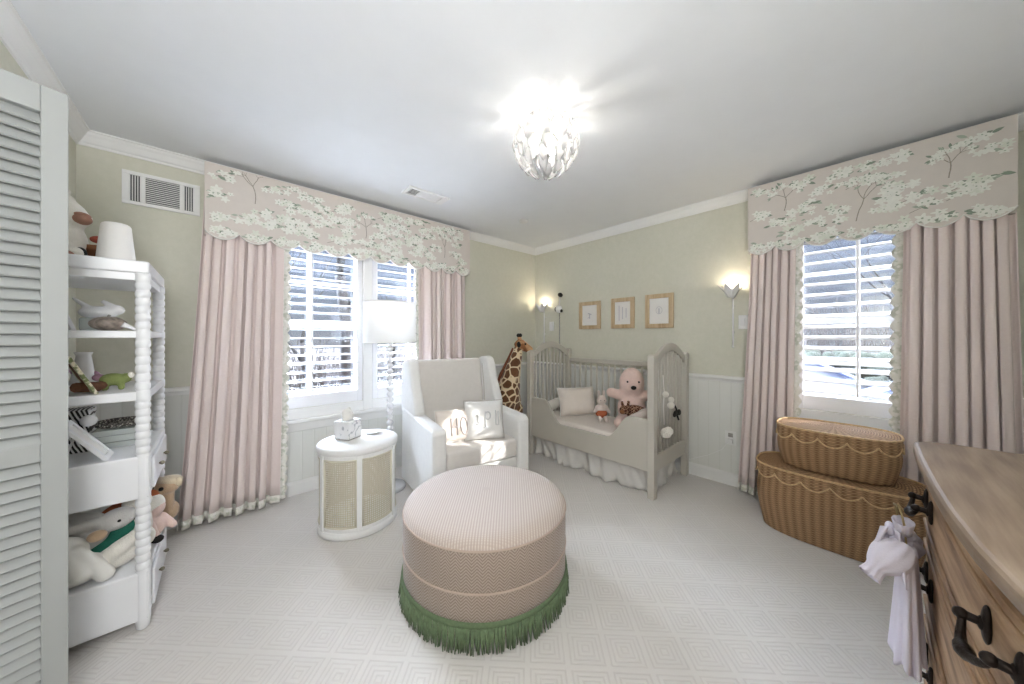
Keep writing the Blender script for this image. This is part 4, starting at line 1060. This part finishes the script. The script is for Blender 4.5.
def crib_things():
    z = .42
    root = thing('crib_pillow', 'plain off-white square pillow propped at the left end of the crib', 'pillow', (2.86, 2.11, z), -.5)
    w, h, tilt = .42, .30, .35; M0 = Matrix.Translation((0, 0, h*.5*math.cos(tilt))) @ Matrix.Rotation(-tilt, 4, 'X')
    pillow(root, 'cushion', w, h, .15, 'crpillow', M0)
    f = pillow_fn(w, h, .15); b = MB(); b.M = M0; n = 18
    rim = [f(k/n, 0, 1) for k in range(n)]+[f(1, k/n, 1) for k in range(n)]+[f(1-k/n, 1, 1) for k in range(n)]+[f(0, 1-k/n, 1) for k in range(n)]
    b.tube(rim, .005, 6, True); b.build('piping', 'welt', root)
    root = thing('folded_blanket', 'rolled white blanket in the left corner of the crib', 'blanket', (2.70, 2.36, z), .1)
    plush(root, 'roll', [('c', [(-.14, 0, .06), (.16, .0, .09)], .055)], 'creamplush', .008)
    face = -.95 # toys look toward the room
    root = thing('plush_bear', 'big pink plush bear seated at the back of the crib', 'plush toy', (2.93, 1.53, z), face)
    plush(root, 'body', [('e', (0, 0, .15), (.13, .11, .16)), ('e', (0, -.01, .39), (.115, .10, .15), ), ('e', (0, -.07, .36), (.07, .06, .055)), ('c', [(-.09, -.02, .27), (-.19, -.03, .30)], [.05, .045]), ('c', [(.09, -.02, .27), (.20, -.03, .30)], [.05, .045]), ('c', [(-.08, -.06, .06), (-.13, -.17, .05)], [.06, .05]), ('c', [(.08, -.06, .06), (.12, -.17, .05)], [.06, .05])], 'pink', .010)
    b = MB(); b.ell((0, -.135, .365), (.025, .016, .019)); b.build('nose', 'black', root)
    balls(root, 'eye', [(-.05, -.108, .415), (.05, -.108, .415)], .009, 'black')
    root = thing('plush_bunny', 'little pink bunny in orange shorts sitting beside the crib pillow', 'plush toy', (2.84, 1.80, z), -.75)
    plush(root, 'body', [('e', (0, 0, .10), (.05, .042, .07)), ('e', (0, -.005, .20), (.048, .042, .045)), ('c', [(-.022, 0, .23), (-.025, .01, .285)], .014), ('c', [(.022, 0, .23), (.025, .01, .285)], .014), ('c', [(-.04, 0, .14), (-.07, -.02, .09)], .017), ('c', [(.04, 0, .14), (.07, -.02, .09)], .017), ('c', [(-.025, -.02, .04), (-.035, -.075, .018)], .019), ('c', [(.025, -.02, .04), (.035, -.075, .018)], .019)], 'palepink', .006)
    b = MB(); b.ell((0, 0, .075), (.058, .052, .05)); b.build('shorts', 'orange', root)
    balls(root, 'eye', [(-.018, -.045, .205), (.018, -.045, .205)], .004, 'black')
    root = thing('small_plush_giraffe', 'small brown spotted plush giraffe in the lap of the pink bear', 'plush toy', (2.79, 1.42, z), -.9)
    plush(root, 'body', [('e', (.02, 0, .165), (.10, .05, .05), (0, .25, 0)), ('e', (-.10, -.03, .175), (.045, .04, .04)), ('c', [(-.11, -.03, .20), (-.12, -.03, .245)], .013), ('c', [(-.07, -.03, .20), (-.065, -.03, .25)], .013), ('c', [(-.05, -.03, .13), (-.09, -.07, .04)], .022), ('c', [(.06, -.03, .12), (.05, -.07, .03)], .022), ('e', (.0, -.01, .08), (.08, .05, .08))], 'giraffe2', .007)
    b = MB(); b.ell((-.095, -.075, .02), (.025, .02, .018)); b.ell((.045, -.075, .02), (.025, .02, .018)); b.build('hoof', 'black', root)
    b = MB(); b.ell((-.125, -.06, .165), (.022, .02, .02)); b.build('muzzle', 'gface', root)
    root = thing('lop_eared_rabbit', 'greyish pink floppy plush rabbit slumped against the right crib end', 'plush toy', (2.70, 1.33, z+.0), -.8)
    plush(root, 'body', [('e', (.04, 0, .09), (.11, .08, .09)), ('c', [(.02, -.04, .17), (-.08, -.06, .13), (-.16, -.07, .07)], [.045, .045, .032]), ('e', (.05, -.02, .16), (.08, .07, .06))], 'palepink', .009)
    b = MB(); b.ell((-.19, -.06, .03), (.03, .025, .02)); b.ell((-.165, -.045, .055), (.015, .015, .014)); b.build('paw', 'black', root)
crib_things()
# toys tied to the outside of the right crib end
root = thing('pompom_garland', 'white pompom garland hanging on the right crib end', 'garland', (2.60, 1.105, 0))
b = MB(); b.tube([(0, -.01, .95), (.01, -.015, .82), (-.005, -.015, .70), (.0, -.02, .56)], .0035, 6); b.build('cord', 'welt', root)
for c, r in (((-.005, -.035, .50), .040), ((.04, -.035, .505), .036), ((.10, -.03, .70), .028), ((.105, -.03, .745), .024), ((.005, -.028, .80), .024)):
    b = MB()
    for k in range(60):
        t = PI*(1+5**.5)*k; zz = 1-2*(k+.5)/60; q = (1-zz*zz)**.5; d = Vector((q*math.cos(t), q*math.sin(t), zz)); b.ell(Vector(c)+d*r*.72, r*.3, nu=6, nv=4)
    b.ell(c, r*.8, nu=10, nv=6); b.build('pompom', 'creamplush', root)
root = thing('black_bow', 'black ribbon bow tied to the spindles of the right crib end', 'bow', (2.86, 1.102, .60))
b = MB(); b.ell((0, -.012, 0), (.014, .012, .014)); b.build('knot', 'black', root)
for s in (-1, 1):
    b = MB(); b.ell((s*.042, -.014, .012), (.038, .010, .026), (0, s*.3, 0)); b.build('loop', 'black', root)
b = MB(); b.tube([(0, -.012, 0), (-.02, -.016, .05), (-.05, -.014, .08)], .008, 6); b.tube([(0, -.012, 0), (.03, -.015, -.05)], .008, 6); b.build('ribbon', 'black', root)
# slim monitor stand behind the crib head
root = thing('baby_monitor', 'slim stand with black-tipped white head by the corner sconce', 'monitor', (3.185, 2.62, 0))
b = MB(); b.tube([(0, 0, .01), (0, 0, 1.56)], .006, 8); b.build('stem', 'steel', root)
b = MB(); b.box(-.02, .02, -.06, .06, 0, .012); b.build('foot', 'ceramic', root, .003)
b = MB(); b.ell((-.012, 0, 1.60), (.032, .05, .05)); b.tube([(-.01, 0, 1.64), (-.012, -.02, 1.75)], [.012, .008], 8); b.build('head', 'ceramic', root)
b = MB(); b.ell((-.012, -.022, 1.775), (.026, .036, .028), (.5, 0, 0)); b.build('cap', 'black', root)
b = MB(); b.ell((-.018, .048, 1.60), (.014, .014, .028)); b.ell((-.018, -.045, 1.575), (.016, .018, .02)); b.build('lens', 'black', root)

# ------------------------------------------------------------------ wicker baskets
def basket(loc, ax, ay, h, label, foot=.93, nsc=11):
    root = thing('wicker_basket', label, 'basket', loc, group='stacked wicker baskets'); pw = 3.0
    def ring(t, r):
        c, s = math.cos(t), math.sin(t); return (ax*r*math.copysign(abs(c)**(2/pw), c), ay*r*math.copysign(abs(s)**(2/pw), s))
    n = 120; per = [0]
    for k in range(n):
        a, c = ring(2*PI*k/n, 1), ring(2*PI*(k+1)/n, 1); per.append(per[-1]+math.dist(a, c))
    def rad(s): return foot+(1.03-foot)*math.sin(min(1, s*1.5)*PI/2)-.035*max(0, s-.62)/.38
    b = MB()
    def fb(i, j): x, y = ring(2*PI*i, rad(j)); return (x, y, .004+(h-.03)*j)
    b.grid(fb, n, 18, cu=True, uvf=lambda i, j: (per[int(round(i*n))], h*j)); b.f([b.v((*ring(2*PI*k/n, foot), .004)) for k in range(n)]); b.build('body', 'wicker', root)
    # lid: slightly domed panel and a scalloped skirt
    R = rad(1)+.03
    b = MB()
    def lidf(i, j): x, y = ring(2*PI*i, R*(1-j)); return (x, y, h-.006+.012*(1-(1-j)**2))
    b.grid(lidf, n, 8, cu=True, uvf=lambda i, j: (per[int(round(i*n))]*.999, (1-j)*ax)); lid = b.build('lid', 'wicker', root)
    P = per[-1]; m = 440; w = P/round(P/.122)
    def sc(i):
        L = i*P; return .030+.044*abs(math.sin(PI*L/w))**.6
    def at(L):
        k = 0
        lo, hi = 0, n
        while hi-lo > 1:
            md = (lo+hi)//2
            if per[md] <= L: lo = md
            else: hi = md
        f = (L-per[lo])/(per[hi]-per[lo]); return 2*PI*(lo+f)/n
    th = [at(min(P*.99999, P*k/m)) for k in range(m+1)]
    b = MB()
    def sk(i, j): x, y = ring(th[int(round(i*m))], R+.012*j); return (x, y, h-.006-sc(i)*j)
    b.grid(sk, m, 3, uvf=lambda i, j: (i*P, .06*j)); b.build('scalloped_skirt', 'wicker', lid, solid=.004)
    b = MB(); b.tube([sk(k/m, 1.02) for k in range(m)], .0052, 6, True); b.tube([(*ring(th[k], R+.002), h-.002) for k in range(0, m, 2)], .006, 6, True); b.build('braided_edge', mat_braid, lid)
    return root
mat_braid = mat('basket_braid', (214, 182, 136), .7, .2, 90, .6, 200)
basket((2.84, .155, 0), .215, .365, .415, 'larger scallop-trimmed wicker basket standing on the carpet under the window')
basket((2.87, .15, .424), .185, .268, .255, 'smaller scallop-trimmed wicker basket on top of the larger one')

# ------------------------------------------------------------------ dresser
def dresser():
    root = thing('dresser', 'weathered oak dresser with serpentine top and iron handles at the right', 'dresser', (1.245, -.37, 0))
    X0, X1, YB = .70-1.245, 1.79-1.245, -.24
    tab = [(.66, -.165), (.70, -.158), (.79, -.142), (.94, -.118), (1.1, -.104), (1.25, -.098), (1.4, -.095), (1.55, -.093), (1.69, -.095), (1.75, -.10), (1.79, -.115)]
    def vf(x):
        u = x+1.245
        for (a, p), (c, q) in zip(tab, tab[1:]):
            if u <= c: return p+(q-p)*(max(u, a)-a)/(c-a)+.37
        return tab[-1][1]+.37
    n = 40; xs = [X0+(X1-X0)*k/n for k in range(n+1)]
    def slab(b, z0, z1, inset, x0=X0, x1=X1, back=YB):
        q = [x0+(x1-x0)*k/n for k in range(n+1)]
        def rc(x):  # rounded corners
            d = min(x-x0, x1-x); return -.05*(1-min(1, d/.06))**2
        b.prism([(x, vf(x)-inset+rc(x)) for x in q]+[(x1, back), (x0, back)], z0, z1, 'z')
    b = MB(); slab(b, .865, .90, 0); b.build('top', 'oaktop', root, .012, 3)
    b = MB(); slab(b, .845, .866, .018, X0+.015, X1-.015); b.build('top_moulding', 'oak', root, .008, 3)
    b = MB(); slab(b, .10, .845, .038, X0+.012, X1-.012); b.build('carcass', 'oak', root, .006)
    b = MB(); slab(b, .07, .125, .03, X0+.02, X1-.02); b.build('plinth', 'oak', root, .008)
    b = MB()
    for x in (X0+.05, X1-.07):
        b.prism([(x+.02, .0), (x-.0, .09), (x+.03, .125), (x+.06, .09), (x+.045, 0)], vf(x)-.11, vf(x)-.045, 'y'); b.prism([(x+.02, .0), (x-.0, .09), (x+.03, .125), (x+.06, .09), (x+.045, 0)], YB+.01, YB+.06, 'y')
    b.build('foot', 'oak', root, .006)
    # carved corner posts
    for x in (X0+.045, X1-.045):
        b = MB(); yy = vf(x)-.055; b.lathe([(.02, .12), (.03, .16), (.026, .3), (.03, .5), (.034, .7), (.04, .78), (.036, .845)], (x, yy-.01), 16); b.build('corner_post', 'oak', root)
    for z0, z1 in ((.645, .825), (.40, .625), (.145, .38)):
        x0, x1 = X0+.085, X1-.085; q = [x0+(x1-x0)*k/n for k in range(n+1)]
        b = MB(); b.prism([(x, vf(x)-.026) for x in q]+[(x, vf(x)-.05) for x in q[::-1]], z0, z1, 'z'); d = b.build('drawer', 'oak', root, .006)
        b = MB(); zz = (z0+z1)/2
        o_ = [(x, vf(x)-.0245) for x in q]
        b.tube([(x, y, z1-.022) for x, y in o_[1:-1]], .005, 6); b.tube([(x, y, z0+.022) for x, y in o_[1:-1]], .005, 6); b.build('beading', 'oak', d)
        for cx in (1.557-1.245, .935-1.245):
            b = MB(); y = vf(cx)-.026; w = .055; zh = zz+.015
            for s in (-1, 1):
                yy = vf(cx+s*w)-.026
                b.lathe_dummy = None
                b.ell((cx+s*w, yy+.003, zh), (.014, .007, .034)); b.ell((cx+s*w, yy+.006, zh), (.010, .008, .014))
                b.tube([(cx+s*w, yy, zh), (cx+s*w, yy+.028, zh+.004)], [.007, .008], 8); b.ell((cx+s*w, yy+.030, zh+.004), (.010, .010, .010))
            pts = []
            for k in range(13):
                t = -1+k/6; pts.append((cx+t*w, vf(cx+t*w)-.026+.028+.010*(1-t*t), zh+.004-.034*(1-t*t)**.7))
            b.tube(pts, [.005+.004*(1-abs(-1+k/6))+.003*(abs(k-6) < 2) for k in range(13)], 8); b.build('handle', 'iron', d)
dresser()

# ------------------------------------------------------------------ child's dress on a hanger
def baby_dress():
    root = thing('child_dress', 'white puff-sleeved child dress hanging from the dresser handle', 'dress', (1.50, -.070, 0))
    b = MB()
    def body(i, j):
        t = 2*PI*i; s = j; rx = .075+.035*min(1, s*1.6)-.02*s; ry = .018+.014*s
        w = 1+(.02+.12*s)*math.sin(9*t)+.05*s*math.sin(4*t+1)
        z = .625-.298*s+.008*math.sin(5*t)*s; return (-.01*s+rx*w*math.cos(t), ry*w*math.sin(t)-.004, z)
    b.grid(body, 72, 24, cu=True); b.f([b.v(body(k/36, 0)) for k in range(36)]); b.build('body', 'dress', root, solid=.002)
    def sleeve(s, A, B, C):
        b = MB(); A, B, C = map(Vector, (A, B, C))
        def f(i, j):
            p = A.lerp(B, min(1, j*1.25)) if j < .8 else B.lerp(C, (j-.8)/.2)
            r = (.020+.024*math.sin(PI*min(1, j/.82))**.8 if j < .82 else .021+.004*(j-.82)/.18); t = 2*PI*i
            r *= 1+(.03+.05*abs(2*j-1))*math.sin(9*t+2*j)+.05*math.sin(3*t+4*j)
            ax = (C-A).normalized(); u = ax.orthogonal().normalized(); w = ax.cross(u); return p+r*(math.cos(t)*u+.85*math.sin(t)*w)
        b.grid(f, 56, 20, cu=True); b.f([b.v(f(k/28, 0)) for k in range(28)]); b.build('sleeve', 'dress', root)
    sleeve(1, (-.045, .0, .655), (-.098, .058, .590), (-.112, .072, .566)); sleeve(-1, (.045, -.004, .65), (.10, .0, .59), (.112, .002, .568))
    def flap(name, A, B, C, D, wv):
        A, B, C, D = map(Vector, (A, B, C, D)); q = MB()
        def f(i, j):
            p = A.lerp(B, i).lerp(D.lerp(C, i), j); return p+Vector((0, .016*math.sin(PI*i)*(1-.4*j)+.004*math.sin(9*i)*j, wv*math.sin(6*PI*i)*j))
        q.grid(f, 24, 8); q.build(name, 'dress', root, solid=.004)
    flap('collar', (-.045, .012, .685), (.05, -.002, .675), (.10, -.012, .615), (-.14, .004, .575), .006)
    flap('collar', (-.06, .034, .70), (.02, .03, .66), (.01, .045, .61), (-.075, .056, .645), .006)
    b = MB(); b.grid(lambda i, j: ((.028+.012*j)*math.cos(2*PI*i)*(1+.1*math.sin(9*2*PI*i)), .55*(.028+.012*j)*math.sin(2*PI*i)+.004, .672+.035*j), 40, 3, cu=True); b.build('neck_ruffle', 'dress', root, solid=.002)
    b = MB(); b.ell((-.02, .032, .672), (.020, .010, .012), (0, .3, 0)); b.ell((.02, .030, .672), (.02, .010, .012), (0, -.3, 0)); b.ell((0, .033, .67), .007); b.tube([(0, .033, .67), (-.012, .036, .64), (-.015, .036, .60)], .004, 6); b.tube([(0, .033, .67), (.012, .036, .645), (.02, .034, .61)], .004, 6); b.build('bow', 'dress', root)
baby_dress()
b = MB(); b.tube([(.055, .012, .70), (.06, .016, .722), (.052, .02, .735), (.03, .012, .738), (.015, .006, .72), (0, .002, .695), (0, 0, .675)], .0028, 6); b.tube([(0, 0, .675), (-.075, 0, .622), (.075, 0, .622)], .0025, 6, True)
o = b.build('clothes_hanger', 'brass'); o.location = (1.50, -.070, 0); tag(o, 'thin gold wire hanger holding the child dress', 'hanger')

# ------------------------------------------------------------------ outdoors
b = MB(); b.box(-60, 140, -60, 140, -3.4, -3.2); struct(b.build('ground', 'ground'))
def tree(loc, h, r, label, seed, depth=5):
    root = thing('bare_tree', label, 'tree', loc, group='bare winter trees outdoors'); rnd = random.Random(seed)
    tb = MB(); bb = MB()
    def grow(b, p, d, l, r, k):
        pts = [p]; rs = [r]
        for i in range(4):
            d = (d+Vector((rnd.uniform(-.12, .12), rnd.uniform(-.12, .12), rnd.uniform(-.02, .10)))).normalized(); p = p+d*l/4; pts.append(p); rs.append(r*(1-.1*(i+1)))
        b.tube(pts, rs, 6 if k > 2 else 4)
        if k > 0:
            for q in range(rnd.choice((2, 3)) if k > 1 else 3):
                a = rnd.uniform(0, 6.3); s = rnd.uniform(.35, .8); o = d.orthogonal().normalized(); o = Matrix.Rotation(a, 3, d) @ o
                grow(bb, pts[-1-(q % 2)], (d+o*s).normalized(), l*rnd.uniform(.6, .82), rs[-1]*.66, k-1)
    grow(tb, Vector((0, 0, 0)), Vector((0, 0, 1)), h, r, depth)
    tb.build('trunk', 'trunk', root); bb.build('branches', 'trunk', root)
tree((1.9, 14, -3.2), 3.6, .15, 'bare tree seen through the left of the window beside the floor lamp', 11)
tree((3.3, 18, -3.2), 4.2, .19, 'forked bare tree in the middle of the window beside the floor lamp', 12)
tree((3.35, 12, -3.2), 6.5, .26, 'thick bare trunk at the right of the window beside the floor lamp', 13, 3)
tree((8.2, 20, -3.2), 4.2, .2, 'bare tree seen behind the floor lamp shade', 14)
tree((20.6, -1.2, -3.2), 4.2, .2, 'bare tree seen through the middle of the basket window', 15)
tree((28, -6.5, -3.2), 4.4, .12, 'bare tree at the right of the basket window', 16)
tree((24.6, 7.4, -3.2), 4.8, .22, 'bare tree at the left of the basket window', 17)
def brushy(name, x0, x1, y0, y1, z0, h, n, m, label, seed):
    b = MB(); rnd = random.Random(seed)
    for k in range(n):
        x, y = rnd.uniform(x0, x1), rnd.uniform(y0, y1); hh = rnd.uniform(.3, 1)*h
        if m == 'hedge': b.ell((x, y, z0+hh*.6), (rnd.uniform(.3, .6), rnd.uniform(.3, .6), rnd.uniform(.3, .6)), (0, 0, 0), 7, 5); continue
        lx, ly = rnd.uniform(-.25, .25)*hh, rnd.uniform(-.25, .25)*hh; q = rnd.uniform(.012, .05)
        b.tube([(x, y, z0), (x+.4*lx, y+.4*ly, z0+.5*hh), (x+lx, y+ly, z0+hh)], [q, q*.8, q*.4], 3)
        for t in range(4):
            f = rnd.uniform(.3, .9); b.tube([(x+lx*f, y+ly*f, z0+hh*f), (x+lx*f+rnd.uniform(-.8, .8), y+ly*f+rnd.uniform(-.8, .8), z0+hh*f+rnd.uniform(.1, .9))], [q*.5, q*.2], 3)
    o = b.build(name, m); o['kind'] = 'stuff'; o['label'] = label; o['category'] = 'brush'
brushy('winter_brush', -2, 22, 24, 34, -3.2, 4.6, 900, 'brush', 'brown winter brush on the slope outside the wide window', 1)
brushy('hedge', 24, 26, -5, 7, -3.2, 5.6, 260, 'hedge', 'dark hedge behind the white house outside the basket window', 2)
def house(loc, rz, w, d, h, rh, label):
    root = thing('house', label, 'house', loc, rz, group='white houses outdoors')
    b = MB(); b.prism([(-w/2, 0), (w/2, 0), (w/2, h), (0, h+rh), (-w/2, h)], -d/2, d/2, 'y'); b.build('wall', 'siding', root)
    for s in (-1, 1):
        b = MB(); t = .08; b.prism([(0, h+rh+.02), (s*(w/2+.25), h-.25*rh/(w/2)+.02), (s*(w/2+.25), h-.25*rh/(w/2)+.02+t), (0, h+rh+.02+t)], -d/2-.2, d/2+.2, 'y'); b.build('roof', 'roof', root)
    for x in (-.28*w, .22*w):
        b = MB(); b.box(x-.35, x+.35, -d/2-.03, -d/2+.02, h*.35, h*.8); b.box(-w/2-.03, -w/2+.02, x*.8-.3, x*.8+.3, h*.35, h*.8); b.build('house_window', 'glassdark', root)
house((17.6, 2.4, -3.2), PI/2+.15, 5.0, 4.2, 2.6, 1.25, 'white gabled house at the left of the basket window')
house((13.6, -.5, -3.2), -PI/2-.1, 3.6, 3.2, 2.15, .95, 'low white gabled garage at the right of the basket window')
brushy('distant_woods', 30, 42, -10, 14, -3.2, 7.5, 800, 'brush', 'grey winter woods far behind the houses outside the basket window', 5)
